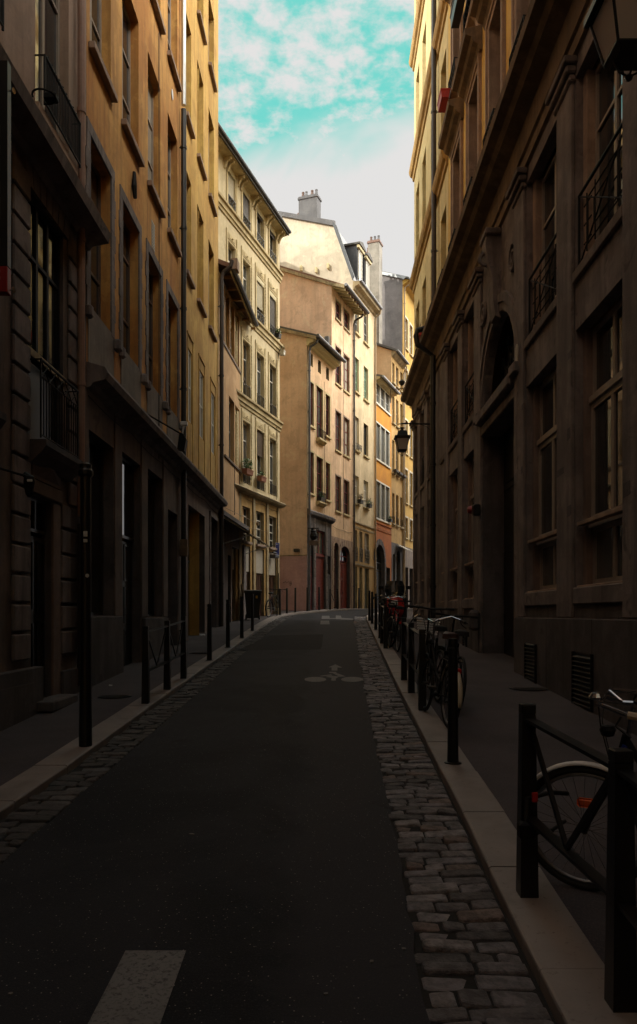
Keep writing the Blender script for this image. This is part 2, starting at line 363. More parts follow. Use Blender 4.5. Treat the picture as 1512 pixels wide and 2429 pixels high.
# ------------------------------------------------------------------ ground shape
def g(Y):
    """height of the carriageway along the street: it climbs, then levels at the bend"""
    if Y < 35: return .0506 * Y
    if Y < 40:
        u = Y - 35; return 1.771 + .0506 * u - (.0506 - .004) * u * u / 10
    return 1.771 + .253 - .1165 + .004 * (Y - 40)
KH = .075                                     # kerb upstand
def road_xy(px, py, h=0.0):
    """where a point of the carriageway (or of the pavement, h = KH) stands"""
    k = (HY - py) / F; Y = 3060 / max(py - 1365, 1)
    for _ in range(60):
        f0 = g(Y) + h - EYE - k * Y; f1 = g(Y + .01) + h - EYE - k * (Y + .01)
        if abs(f1 - f0) < 1e-9: break
        st = -f0 / ((f1 - f0) / .01); Y += max(-2, min(2, st)); Y = max(.5, min(60, Y))
    return ((px - CX) / F * Y, Y)

# ------------------------------------------------------------------ facade helpers
class Fac:
    """a building on a plan line A -> B; local x runs along the front, local y into the house.
    heights are given relative to eye level"""
    def __init__(s, name, label, A, B, group=None):
        s.A = Vector(A); s.B = Vector(B); d = s.B - s.A; s.L = d.length; s.d = d / s.L
        s.inn = Vector((-s.d.y, s.d.x)); s.zb = g(A[1]); s.off = EYE - s.zb
        s.root = thing(name, label, 'building', (A[0], A[1], s.zb), math.atan2(d.y, d.x), group)
    def mb(s): return MB(s.off)
    def s(s_, px, n=0.0):
        k = (px - CX) / F; P = s_.A - s_.inn * n
        return (k * P.y - P.x) / (s_.d.x - k * s_.d.y)
    def Y(s_, px, n=0.0): return (s_.A - s_.inn * n + s_.d * s_.s(px, n)).y
    def e(s_, px, py, n=0.0): return (HY - py) / F * s_.Y(px, n)
    def sY(s_, Y): return (Y - s_.A.y) / s_.d.y
    def world(s_, x, n, e): p = s_.A + s_.d * x - s_.inn * n; return Vector((p.x, p.y, e + EYE))
    def put(s_, mb, name, mats, parent=None, **k):
        if name in SPLIT:                            # separate pieces of a kind are separate parts
            ax = SPLIT[name]; par = list(range(len(mb.v)))
            def fnd(i):
                while par[i] != i: par[i] = par[par[i]]; i = par[i]
                return i
            for f_ in mb.f:
                for i in f_[1:]: par[fnd(i)] = fnd(f_[0])
            box = {}
            for i, v_ in enumerate(mb.v):
                r_ = fnd(i); b_ = box.setdefault(r_, [v_[ax], v_[ax]]); b_[0] = min(b_[0], v_[ax]); b_[1] = max(b_[1], v_[ax])
            runs = []
            for r_, b_ in sorted(box.items(), key=lambda t: t[1][0]):
                if runs and b_[0] <= runs[-1][1] + .03: runs[-1][1] = max(runs[-1][1], b_[1]); runs[-1][2].add(r_)
                else: runs.append([b_[0], b_[1], {r_}])
            o = None
            for _, _, rs in runs:
                q = MB(); mp = {}
                for i, v_ in enumerate(mb.v):
                    if fnd(i) in rs: mp[i] = len(q.v); q.v.append(v_)
                for f_, m_ in zip(mb.f, mb.m):
                    if f_[0] in mp: q.f.append([mp[i] for i in f_]); q.m.append(m_)
                o = q.build(name, mats, parent or s_.root, **k)
            return o
        return mb.build(name, mats, parent or s_.root, **k)
SPLIT = dict(rusticated_pier=0, plinth=0, door_reveal=0, window_jamb=0, stone_quoin=0, transom=2, stone_corbel=0, shop_pilaster=0, cable_duct=0, render_frame=0, gable_corbel=1)

def wall(fc, x0, x1, z0, z1, ops, mats, name='wall', rv=.2, y=0.0, mfront=0, mrev=0, parent=None):
    """front wall x0..x1, z0..z1 with openings (x0, x1, z0, z1[, rise]) cut through it and reveals rv deep"""
    mb = fc.mb(); ops = [tuple(o) + ((0,) if len(o) == 4 else ()) for o in ops]
    ops = [(min(o[0], o[1]), max(o[0], o[1]), o[2], o[3], o[4]) for o in ops]
    ops = [(max(o[0], x0), min(o[1], x1), max(o[2], z0), min(o[3], z1), o[4]) for o in ops if o[1] > x0 and o[0] < x1 and o[3] > z0 and o[2] < z1]
    xs = sorted({round(v_, 4) for v_ in [x0, x1] + [o[0] for o in ops] + [o[1] for o in ops]})
    zs = sorted({round(v_, 4) for v_ in [z0, z1] + [o[2] for o in ops] + [o[3] for o in ops]})
    for i in range(len(xs) - 1):
        j = 0
        while j < len(zs) - 1:
            cx = (xs[i] + xs[i + 1]) / 2
            solid = lambda q: not any(o[0] < cx < o[1] and o[2] < (zs[q] + zs[q + 1]) / 2 < o[3] for o in ops)
            if not solid(j): j += 1; continue
            k = j
            while k + 1 < len(zs) - 1 and solid(k + 1): k += 1
            mb.add([(xs[i], y, zs[j]), (xs[i + 1], y, zs[j]), (xs[i + 1], y, zs[k + 1]), (xs[i], y, zs[k + 1])], [(0, 1, 2, 3)], mfront)
            j = k + 1
    for (a_, b_, c_, d_, rise) in ops:
        sp_ = d_ - rise
        mb.add([(a_, y, c_), (a_, y + rv, c_), (a_, y + rv, sp_), (a_, y, sp_)], [(0, 1, 2, 3)], mrev)
        mb.add([(b_, y, c_), (b_, y + rv, c_), (b_, y + rv, sp_), (b_, y, sp_)], [(3, 2, 1, 0)], mrev)
        mb.add([(a_, y, c_), (b_, y, c_), (b_, y + rv, c_), (a_, y + rv, c_)], [(0, 1, 2, 3)], mrev)
        if rise <= 0:
            mb.add([(a_, y, d_), (b_, y, d_), (b_, y + rv, d_), (a_, y + rv, d_)], [(3, 2, 1, 0)], mrev)
        else:
            hw = (b_ - a_) / 2; cx = (a_ + b_) / 2; n = 12
            arc = [(cx - hw * math.cos(math.pi * k / n), sp_ + rise * math.sin(math.pi * k / n)) for k in range(n + 1)]
            for k in range(n):
                p, q = arc[k], arc[k + 1]; cor = (a_, d_) if k < n // 2 else (b_, d_)
                mb.add([(p[0], y, p[1]), (q[0], y, q[1]), (cor[0], y, cor[1])], [(0, 1, 2)], mfront)
                mb.add([(p[0], y, p[1]), (q[0], y, q[1]), (q[0], y + rv, q[1]), (p[0], y + rv, p[1])], [(0, 1, 2, 3)], mrev)
    return fc.put(mb, name, mats, parent)

def window(fc, x0, x1, z0, z1, depth=.18, fm='white_paint', pane='glass_dark', mull=1, bars=(), fw=.05, sill=None,
           name='window', y=0.0, sp=.09, rise=0, sillh=.09, bw=.022):
    x0, x1 = min(x0, x1), max(x0, x1); y0 = y + depth
    mb = fc.mb(); zt = z1 - rise
    mb.box(x0, x0 + fw, y0, y0 + .05, z0, zt); mb.box(x1 - fw, x1, y0, y0 + .05, z0, zt)
    mb.box(x0 + fw, x1 - fw, y0 + .001, y0 + .049, z0, z0 + fw); mb.box(x0 + fw, x1 - fw, y0 + .001, y0 + .049, zt - fw, zt)
    if rise:
        hw = (x1 - x0) / 2; cx = (x0 + x1) / 2
        mb.tube([(cx - hw * math.cos(math.pi * k / 10), y0 + .025, zt + rise * math.sin(math.pi * k / 10)) for k in range(11)], fw * .7, 4)
        mb.tube([(cx, y0 + .025, zt), (cx, y0 + .025, z1)], .02, 4)
    iw = x1 - x0 - 2 * fw
    for k in range(mull):
        c_ = x0 + fw + iw * (k + 1) / (mull + 1); mb.box(c_ - fw * .55, c_ + fw * .55, y0 + .002, y0 + .055, z0 + fw, zt - fw)
    for f_ in bars:
        c_ = z0 + (zt - z0) * f_; mb.box(x0 + fw, x1 - fw, y0 + .004, y0 + .045, c_ - bw, c_ + bw)
    o = fc.put(mb, name, fm)
    pb = fc.mb(); pb.box(x0 + .01, x1 - .01, y0 + .028, y0 + .034, z0 + .01, zt - (0 if rise else .01))
    if rise:
        hw = (x1 - x0) / 2; cx = (x0 + x1) / 2
        pb.prism([(cx - hw * math.cos(math.pi * k / 12), zt + rise * math.sin(math.pi * k / 12)) for k in range(13)], 'xz', y0 + .03, y0 + .036)
    fc.put(pb, 'pane', pane, o)
    if sill:
        sb = fc.mb(); sb.bbox(x0 - .07, x1 + .07, y - sp, y - .001, z0 - sillh, z0 + .005, .008); fc.put(sb, 'sill', sill, o)
    return o
def door(fc, x0, x1, z0, z1, m='brown_door', depth=.2, name='door', leaves=2, panels=3, y=0.0, fm=None):
    x0, x1 = min(x0, x1), max(x0, x1)
    mb = fc.mb(); y0 = y + depth; mb.box(x0, x1, y0 + .02, y0 + .06, z0, z1)
    w_ = (x1 - x0) / leaves
    for i in range(leaves):
        for j in range(panels):
            a_, b_ = x0 + w_ * i + .06, x0 + w_ * (i + 1) - .06; h = (z1 - z0) / panels
            c_, d_ = z0 + h * j + .06, z0 + h * (j + 1) - .05
            for q in ((a_, b_, c_, c_ + .03), (a_, b_, d_ - .03, d_), (a_, a_ + .03, c_ + .03, d_ - .03), (b_ - .03, b_, c_ + .03, d_ - .03)):
                mb.box(q[0], q[1], y0, y0 + .02, q[2], q[3])
    o = fc.put(mb, name, m)
    hb = fc.mb(); hz = min(z1 - .3, z0 + 1.05); hb.tube([((x0 + x1) / 2 + .05, y0 - .03, hz - .05), ((x0 + x1) / 2 + .05, y0 - .03, hz + .05)], .012, 6)
    fc.put(hb, 'handle', 'grey_iron', o)
    return o
def surround(fc, x0, x1, z0, z1, m, w_=.16, pr=.02, name='window_surround', top=True, seg=0, y=0.0, bot=False):
    x0, x1 = min(x0, x1), max(x0, x1); mb = fc.mb()
    n = max(1, seg)
    for k in range(n):                            # jambs cut into courses, alternately long and short
        a_ = z0 + (z1 - z0) * k / n; b_ = z0 + (z1 - z0) * (k + 1) / n; e_ = (.05 if k % 2 and seg else 0)
        mb.box(x0 - w_ - e_, x0 + .002, y - pr, y + .01, a_ + .004, b_ - .004); mb.box(x1 - .002, x1 + w_ + e_, y - pr, y + .01, a_ + .004, b_ - .004)
    if top: mb.box(x0 - w_, x1 + w_, y - pr - .003, y + .01, z1 - .002, z1 + w_)
    if bot: mb.box(x0 - w_, x1 + w_, y - pr - .003, y + .01, z0 - w_ * .7, z0 + .002)
    return fc.put(mb, name, m)
def railing(fc, x0, x1, z0, z1, n=.06, m='black_iron', style='bars', name='window_railing', sp=.10, r=.009):
    x0, x1 = min(x0, x1), max(x0, x1); mb = fc.mb(); y = -n
    mb.tube([(x0, y, z1), (x1, y, z1)], r * 1.7, 6); mb.tube([(x0, y, z0 + .04), (x1, y, z0 + .04)], r * 1.2, 6)
    for x in (x0, x1): mb.tube([(x, y, z0), (x, y, z1)], r * 1.3, 6); mb.tube([(x, y, z1), (x, .05, z1)], r, 5)
    k = max(2, int((x1 - x0) / sp)); h = z1 - z0
    if style == 'bars':
        for i in range(1, k): x = x0 + (x1 - x0) * i / k; mb.tube([(x, y, z0 + .04), (x, y, z1)], r * .8, 4)
    elif style == 'scroll':                      # cast-iron scrollwork
        for i in range(k):
            c_ = x0 + (x1 - x0) * (i + .5) / k; q = (x1 - x0) / k / 2
            for zc_, rr in ((z0 + h * .3, q * .85), (z0 + h * .55, q * .6), (z0 + h * .8, q * .75)):
                mb.torus((c_, y, zc_), rr, r * .9, 'y', 10, 4)
            mb.tube([(c_ - q, y, z0 + .04), (c_, y, z0 + h * .5), (c_ + q, y, z1)], r * .8, 4); mb.tube([(c_ + q, y, z0 + .04), (c_, y, z0 + h * .5), (c_ - q, y, z1)], r * .8, 4)
    elif style == 'lattice':                     # crossed diagonals with two small squares
        mb.tube([(x0, y, z0 + .04), (x1, y, z1)], r * .8, 4); mb.tube([(x0, y, z1), (x1, y, z0 + .04)], r * .8, 4)
        cx = (x0 + x1) / 2; L_ = x1 - x0
        for f_ in (.18, .36, .64, .82):
            x = x0 + L_ * f_; mb.tube([(x, y, z0 + h * .12), (x, y, z1 - h * .12)], r * .8, 4)
        for a_, b_ in ((.12, .28), (.72, .88)):
            for zf in (.25, .5, .75): mb.tube([(x0 + L_ * a_, y, z0 + h * zf), (x0 + L_ * b_, y, z0 + h * zf)], r * .9, 4)
        for q in (.16, .3):
            pts = [(cx - L_ * q, z0 + h * (.5 - q)), (cx + L_ * q, z0 + h * (.5 - q)), (cx + L_ * q, z0 + h * (.5 + q)), (cx - L_ * q, z0 + h * (.5 + q))]
            for i in range(4): mb.tube([(pts[i][0], y, pts[i][1]), (pts[(i + 1) % 4][0], y, pts[(i + 1) % 4][1])], r * .9, 4)
    elif style == 'cross':                       # bars below, a band of crosses on top
        zm = z0 + h * .78; mb.tube([(x0, y, zm), (x1, y, zm)], r, 5)
        for i in range(1, k): x = x0 + (x1 - x0) * i / k; mb.tube([(x, y, z0 + .04), (x, y, zm)], r * .8, 4)
        c_ = 5
        for i in range(c_):
            a_, b_ = x0 + (x1 - x0) * i / c_, x0 + (x1 - x0) * (i + 1) / c_
            mb.tube([(a_, y, zm), (b_, y, z1)], r * .8, 4); mb.tube([(a_, y, z1), (b_, y, zm)], r * .8, 4)
    return fc.put(mb, name, m)
def cornice(fc, x0, x1, prof, m, name='cornice', ends=True):
    """prof: (projection, height) outline from the bottom at the wall to the top at the wall"""
    mb = fc.mb(); mb.prism([(.0 - p, z) for p, z in prof], 'yz', x0, x1); return fc.put(mb, name, m)
def shell(fc, x0, x1, zlow, prof, mside, mback='grey_cement', near=None, far=None, dx=.004):
    """side and back walls under the roof line prof = [(depth, height), ...]"""
    poly = [(.0, zlow)] + list(prof) + [(prof[-1][0], zlow)]
    for nm, x, mm, fl in (('gable_wall', x0 + dx, near or mside, 0), ('gable_wall', x1 - dx, far or mside, 1)):
        mb = fc.mb(); vs = [(x, p[0] + (.0 if p[0] else .003), p[1]) for p in poly]
        mb.add(vs, [tuple(range(len(vs)))[::-1] if not fl else tuple(range(len(vs)))], 0); fc.put(mb, nm, mm)
    mb = fc.mb(); y = prof[-1][0]; mb.add([(x0, y, zlow), (x1, y, zlow), (x1, y, prof[-1][1]), (x0, y, prof[-1][1])], [(3, 2, 1, 0)], 0)
    fc.put(mb, 'back_wall', mback)
def roof(fc, x0, x1, prof, m='roof_tile', th=.14, ov=.45, ox0=.0, ox1=.0, name='roof', fascia=None):
    p0, p1 = Vector(prof[0]), Vector(prof[1]); d = (p1 - p0).normalized()
    pts = [tuple(p0 - d * ov)] + [tuple(p) for p in prof[1:]]
    low = [(p[0], p[1] + .01) for p in pts]; up = [(p[0], p[1] + th) for p in pts]
    mb = fc.mb(); n = len(pts)
    for i in range(n - 1):
        q = [low[i], low[i + 1], up[i + 1], up[i]]; mb.prism(q, 'yz', x0 - ox0, x1 + ox1)
    o = fc.put(mb, name, m)
    return o
def gutter(fc, x0, x1, n, e, m='zinc', r=.075):
    mb = fc.mb(); mb.tube([(x0, -n, e), (x1, -n, e)], r, 8); return fc.put(mb, 'gutter', m)
def pipe(fc, x, n, top, bot, r=.05, m='dark_zinc', name='downpipe', head=None, collars=2.0, parent=None):
    mb = fc.mb()
    pts = []
    if head: pts = [(x, -head, top + .45), (x, -head * .9, top + .25), (x, -n - .05, top + .08)]
    pts += [(x, -n, top - .1), (x, -n, bot)]
    mb.tube(pts, r, 10)
    z = top - 1.0
    while z > bot + .3:
        mb.tube([(x, -n, z - .03), (x, -n, z + .03)], r * 1.22, 10); mb.box(x - .012, x + .012, -n, .0, z - .012, z + .012); z -= collars
    return fc.put(mb, name, m, parent, smooth=False)
def chimney(fc, x0, x1, y0, y1, z0, z1, m, pots, cap='brick_red', potr=.10):
    mb = fc.mb(); mb.box(x0, x1, y0, y1, z0, z1 - .18); o = fc.put(mb, 'chimney', m)
    cb = fc.mb(); cb.bbox(x0 - .05, x1 + .05, y0 - .05, y1 + .05, z1 - .178, z1 - .06, .01); cb.bbox(x0 - .02, x1 + .02, y0 - .02, y1 + .02, z1 - .058, z1, .01)
    fc.put(cb, 'chimney_cap', cap, o)
    for (px_, py_) in pots:
        pb = fc.mb(); pb.lathe([(potr, 0), (potr * .95, .1), (potr * .6, .3), (potr * .72, .32), (potr * .72, .38), (potr * .4, .40)], (px_, py_, z1), 10)
        fc.put(pb, 'chimney_pot', 'pot_clay' if random.random() < .5 else 'grey_cement', o)
    return o
def foliage(mb, c, rx, ry, rz_, n, s=.06, mats=(0,)):
    for i in range(n):
        u = Vector((random.gauss(0, 1), random.gauss(0, 1), random.gauss(0, 1))).normalized() * random.random() ** .4
        p = Vector((c[0] + u.x * rx, c[1] + u.y * ry, c[2] + u.z * rz_))
        d = Vector((random.gauss(0, 1), random.gauss(0, 1), random.gauss(.6, 1))).normalized(); e_ = d.orthogonal().normalized()
        q = s * random.uniform(.6, 1.4)
        mb.add([tuple(p), tuple(p + d * q * .5 + e_ * q * .28), tuple(p + d * q), tuple(p + d * q * .5 - e_ * q * .28)], [(0, 1, 2, 3)], random.choice(mats))

# ================================================================== THE SETTING
def interp(tab, y):
    if y <= tab[0][0]: return tab[0][1]
    for (a0, b0), (a1, b1) in zip(tab, tab[1:]):
        if y <= a1: return b0 + (b1 - b0) * (y - a0) / (a1 - a0)
    return tab[-1][1]
LK = [(-30, -2.42), (3, -2.23), (5.24, -2.20), (6.46, -2.15), (9.97, -2.10), (15.07, -1.98), (22, -1.85), (26.4, -1.76), (29, -1.65), (30.5, -1.52), (32, -1.28), (33.4, -.84), (34.4, -.35), (36, .62), (38, 1.5), (62, 10.6)]
RK = [(-30, .75), (2.88, .904), (3.83, .935), (5.38, 1.0), (7.07, 1.05), (9.2, 1.115), (12.1, 1.203), (20, 1.49), (28, 1.78), (30.9, 1.95), (33, 2.5), (36, 3.7), (62, 13.6)]
LC = [(-30, -2.05), (4.55, -1.845), (10.4, -1.73), (14.9, -1.63), (22, -1.48), (29.7, -1.22), (31.5, -.95), (34, .2), (62, 10.9)]
RC = [(-30, .22), (2.88, .412), (4.53, .483), (8.34, .584), (12, .70), (23.9, 1.14), (27.8, 1.27), (31, 1.48), (34, 2.8), (62, 13.4)]
YS = []
y = -30.0
while y < 62: YS.append(y); y += .2 if -1 < y < 40 else 1.0
KW = .29
def strip(name, mat, left, right, h, ys=YS, jit=0.0, kind='structure'):
    mb = MB(); vs = []; fs = []
    rr = random.Random(5)
    for y in ys: vs += [(left(y) + rr.uniform(-jit, jit), y, g(y) + h), (right(y) + rr.uniform(-jit, jit), y, g(y) + h)]
    for i in range(len(ys) - 1): fs.append((2 * i, 2 * i + 1, 2 * i + 3, 2 * i + 2))
    mb.add(vs, fs); o = mb.build(name, mat); o['kind'] = kind; return o
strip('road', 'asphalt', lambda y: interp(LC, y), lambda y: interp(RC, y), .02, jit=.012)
strip('gutter_bed', 'joint_dirt', lambda y: interp(LK, y) - .02, lambda y: interp(RK, y) + .02, .0)
strip('left_pavement', 'pavement_asphalt', lambda y: min(-6.5, interp(LK, y) - 5), lambda y: interp(LK, y) - KW + .012, KH - .004)
strip('right_pavement', 'pavement_asphalt', lambda y: interp(RK, y) + KW - .012, lambda y: interp(RK, y) + 7, KH - .004)
mb = MB(); vs = []; fs = []                      # the open ground beyond the houses, out to the horizon
gy = [-1500, -31] + [float(i) for i in range(-30, 63, 4)] + [64, 1500]
for y in gy: vs += [(-1500, y, g(max(-30, min(62, y))) - .25), (1500, y, g(max(-30, min(62, y))) - .25)]
for i in range(len(gy) - 1): fs.append((2 * i, 2 * i + 1, 2 * i + 3, 2 * i + 2))
mb.add(vs, fs); mb.build('ground', 'pavement_asphalt')['kind'] = 'structure'

def kerb(name, tab, side):
    mb = MB(); y = -6.0; rr = random.Random(3 + side)
    while y < 56:
        L_ = rr.uniform(.9, 1.15); n = 4; a_, b_ = y + .005, y + L_ - .005
        vs = []; fs = []; dz = rr.uniform(-.003, .003)
        for k in range(n + 1):
            yy = a_ + (b_ - a_) * k / n; x = interp(tab, yy); X = lambda w_: x + side * w_
            z = g(yy) + dz
            for w_, h in ((.0, -.05), (.0, KH - .014), (.004, KH - .005), (.014, KH), (KW - .01, KH), (KW, KH - .006), (KW, -.05)): vs.append((X(w_), yy, z + h))
        for k in range(n):
            for q in range(6): fs.append((k * 7 + q, k * 7 + q + 1, k * 7 + 8 + q, k * 7 + 7 + q))
        fs += [tuple(range(7)), tuple(range(n * 7, n * 7 + 7))]
        mb.add(vs, fs); y += L_
    mb.build(name, 'kerb_stone')['kind'] = 'structure'
kerb('left_kerb', LK, -1); kerb('right_kerb', RK, 1)

def setts(name, a_tab, b_tab, y0, y1, seed, rows=.110, pick=((0, 1, 2, 3, 4), (5, 5, 2, 1.4, 3))):
    mb = MB(); rr = random.Random(seed); y = y0; ma = 0
    while y < y1:
        d = rows * rr.uniform(.80, 1.18)
        xa, xb = interp(a_tab, y) + .008, interp(b_tab, y) - .012
        x = xa + rr.uniform(-.03, .03); row = rr.uniform(-.004, .004)
        while x < xb - .05:
            w_ = rr.choice((rr.uniform(.11, .17), rr.uniform(.15, .28), rr.uniform(.18, .28)))
            if xb - x - w_ < .09: w_ = xb - x
            gp = .003 + rr.random() * .006; h = .016 + row + rr.uniform(-.011, .009); sk = rr.uniform(-.008, .008)
            x0, x1, y0_, y1_ = x + gp, x + w_ - gp, y + gp, y + d - gp
            cut = [rr.uniform(.006, .022) for _ in range(4)]
            def ring(k, hh):
                pts = [(x0 + cut[0], y0_), (x1 - cut[1], y0_ + sk), (x1, y0_ + sk + cut[1] * .8), (x1, y1_ - cut[2] * .8), (x1 - cut[2], y1_), (x0 + cut[3], y1_ + sk * .6), (x0, y1_ - cut[3] * .8), (x0, y0_ + cut[0] * .8)]
                cx, cy = (x0 + x1) / 2, (y0_ + y1_) / 2; fx = 1 - k / (x1 - x0) * 2; fy = 1 - k / (y1_ - y0_) * 2
                return [(cx + (p[0] - cx) * fx, cy + (p[1] - cy) * fy, g(p[1]) + hh) for p in pts]
            tl = rr.uniform(-.007, .007)
            vs = ring(0, -.03) + ring(.0, h - .014) + ring(.003, h - .004) + ring(.010, h)
            vs = [(p[0], p[1], p[2] + (tl if i > 7 else 0) * (1 if p[0] > (x0 + x1) / 2 else -1)) for i, p in enumerate(vs)]
            fs = [tuple(range(24, 32))]
            for r_ in range(3):
                for i in range(8): fs.append((r_ * 8 + i, r_ * 8 + (i + 1) % 8, r_ * 8 + 8 + (i + 1) % 8, r_ * 8 + 8 + i))
            if not (rr.random() < .004): mb.add(vs, fs, rr.choices(*pick)[0])
            x += w_
        y += d
    mb.build(name, ['sett_0', 'sett_1', 'sett_2', 'sett_3', 'sett_4', 'sett_5', 'sett_6', 'sett_7'], smooth=False)['kind'] = 'structure'
setts('right_sett_gutter', RC, RK, 1.6, 31.0, 21)
setts('left_sett_gutter', LK, LC, 2.5, 31.5, 22, .12, ((5, 6, 7, 4), (4, 4, 2, 2)))

# ---- painted markings
def paint(name, polys, h=.0285, label=None, cat='road marking', group=None):
    mb = MB()
    for pl in polys:
        pts = [(p[0], p[1], g(p[1]) + h) for p in pl]; n = len(pts)
        mb.add(pts, [tuple(range(n))])
    o = mb.build(name, 'road_paint'); o['kind'] = 'structure'; return o
DASH = [(-.86, 1.9, 3.38), (.06, 25.9, 28.0), (.12, 29.1, 31.4)]
paint('lane_marking', [[(x, a_), (x + (.27 if i == 0 else .32), a_), (x + (.27 if i == 0 else .33), b_), (x + (.0 if i == 0 else .02), b_)] for i, (x, a_, b_) in enumerate(DASH)])
def P(*l): return [road_xy(a_, b_, .02) for a_, b_ in l]
def oval(cx, cy, rx, ry): return P(*[(cx + rx * math.cos(math.pi * k / 10), cy + ry * math.sin(math.pi * k / 10)) for k in range(20)])
paint('cycle_marking', [oval(748.5, 1613, 26, 6), oval(835.5, 1613, 26, 6),
      P((779, 1584.5), (796, 1577), (813, 1585), (801, 1584.6), (801, 1592), (787, 1592), (787, 1584.3)),
      P((781, 1595), (798, 1595), (799, 1598), (782, 1598)), P((759, 1604.5), (786, 1601), (788, 1603.5), (762, 1606)),
      P((789, 1598), (800, 1598), (821, 1606), (806, 1606.5)), P((786, 1604), (806, 1606), (797, 1611), (797, 1616), (786, 1616), (787, 1609), (772, 1607))])
paint('far_cycle_marking', [P((774, 1469), (800, 1468), (800, 1466.5), (779, 1467)), P((797, 1460.5), (809, 1461), (812, 1469.5), (797, 1469)), P((809, 1466), (838, 1468), (838, 1471), (809, 1470))])

def road_patch(pts):
    q = [road_xy(a_, b_, .02) for a_, b_ in pts]; n = []
    for (x0, y0), (x1, y1) in zip(q, q[1:] + q[:1]):
        for k in range(6): f_ = k / 6; n.append((x0 + (x1 - x0) * f_ + random.uniform(-.012, .012), y0 + (y1 - y0) * f_ + random.uniform(-.02, .02)))
    mb = MB(); ys_ = sorted(p[1] for p in n); cy = sum(p[1] for p in n) / len(n); cx = sum(p[0] for p in n) / len(n)
    vs = [(p[0], p[1], g(p[1]) + .0242) for p in n] + [(cx, cy, g(cy) + .0242)]
    mb.add(vs, [(i, (i + 1) % len(n), len(n)) for i in range(len(n))]); mb.build('road_patch', 'patched_asphalt')['kind'] = 'structure'
road_patch([(560, 1544), (762, 1541), (768, 1505), (640, 1508)])
# ---- manhole covers and the scraps of litter
def manhole(x, y, r, h, label):
    t_ = thing('manhole_cover', label, 'manhole cover', (x, y, g(y) + h))
    mb = MB(); mb.lathe([(r, .0), (r, .006), (r * .9, .006), (r * .9, .003)], n=28); mb.build('rim', 'manhole_iron', t_)
    mb = MB(); mb.lathe([(r * .88, .0), (r * .88, .0045)], n=28)
    for i in range(-4, 5):
        L_ = math.sqrt(max(0, (r * .8) ** 2 - (i * r * .19) ** 2)); mb.box(-L_, L_, i * r * .19 - .008, i * r * .19 + .008, .0045, .0065)
    mb.build('lid', 'manhole_iron', t_)
manhole(3.02, 10.9, .27, KH - .003, 'round iron manhole cover in the right pavement beside the big grille wall')
manhole(-2.74, 10.2, .22, KH - .003, 'round iron manhole cover in the left pavement beside the tall black post')
manhole(-2.46, 15.9, .26, KH - .003, 'round iron manhole cover in the left pavement past the crossed barrier')
def scrap(x, y, h, s_, lab, m_='litter_white'):
    mb = MB(); rr = random.Random(int(x * 100)); n = 7
    pts = [(x + s_ * rr.uniform(.6, 1) * math.cos(k * 6.283 / n), y + s_ * rr.uniform(.6, 1) * math.sin(k * 6.283 / n)) for k in range(n)]
    vs = [(p[0], p[1], g(p[1]) + h) for p in pts] + [(p[0], p[1], g(p[1]) + h + rr.uniform(.004, .02)) for p in pts]
    mb.add(vs, [tuple(range(n, 2 * n))] + [(i, (i + 1) % n, n + (i + 1) % n, n + i) for i in range(n)])
    tag(mb.build('paper_scrap', m_), lab, 'litter')
for px_, py_, h, s_, lab in ((263, 1627, KH, .035, 'small white paper scrap on the left pavement before the tall black post foot'),
        (480, 1507, KH, .12, 'crumpled pale paper on the left pavement by the second shop step'),
        (852, 1466, .02, .16, 'crumpled white bag lying in the gutter at the top of the lane')):
    x, y = road_xy(px_, py_, h); scrap(x, y, h, s_, lab)
for i, (px_, py_, s_) in enumerate(((455, 1980, .014), (628, 1780, .011), (722, 1693, .01), (882, 2283, .012), (775, 2360, .010), (700, 1915, .009), (340, 1873, .008), (958, 2253, .012), (25, 2360, .010))):
    x, y = road_xy(px_, py_, .02); mb = MB(); n = 6
    pts = [(x + s_ * random.uniform(.6, 1.4) * math.cos(k * 6.283 / n), y + s_ * random.uniform(.6, 1) * math.sin(k * 6.283 / n)) for k in range(n)]
    mb.add([(p[0], p[1], g(p[1]) + .021) for p in pts] + [(p[0], p[1], g(p[1]) + .026) for p in pts], [tuple(range(n, 2 * n))] + [(k, (k + 1) % n, n + (k + 1) % n, n + k) for k in range(n)])
    tag(mb.build('pale_pebble', 'pale_grit'), 'pale flake lying alone on the dark asphalt lane', 'litter', 'pale flakes scattered on the asphalt')

# ================================================================== LEFT SIDE
def LX(Y): return -3.55 + .015 * Y
def RX(Y): return 3.20 + .015 * Y
# ---- L1: banded stone house, nearest on the left
L1 = Fac('stone_house', 'nearest house on the left, banded brown stone below and pinkish render with black balconies above', (LX(-14), -14), (LX(11.05), 11.05))
S = L1.s
zlow = -3.3
Cz = 5.33                                            # underside of the big string course
wx0, wx1 = S(66), S(150); nx0, nx1 = S(66) - 2.45, S(150) - 2.45
g_ops = [(wx0, wx1, 2.02, 5.02), (nx0, nx1, 2.02, 5.02), (S(72), S(122), zlow + .3, 1.42), (S(72) - 2.45, S(122) - 2.45, -1.0, 1.42)]
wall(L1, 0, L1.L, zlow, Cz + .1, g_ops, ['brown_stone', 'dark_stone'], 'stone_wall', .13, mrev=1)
ux0, ux1 = S(84), S(163)
u_ops = [(ux0 - 2.45 * k, ux1 - 2.45 * k, z, z + 2.7) for k in (0, 1) for z in (6.1, 10.0, 13.9, 17.8)]
wall(L1, 0, L1.L, Cz + .1, 28, u_ops, ['pink_cream_render', 'pink_cream_render'], 'upper_wall', .25)
shell(L1, 0, L1.L, zlow, [(0, 28), (5, 30), (10, 28)], 'grey_cement'); roof(L1, 0, L1.L, [(0, 28), (5, 30), (10, 28)])
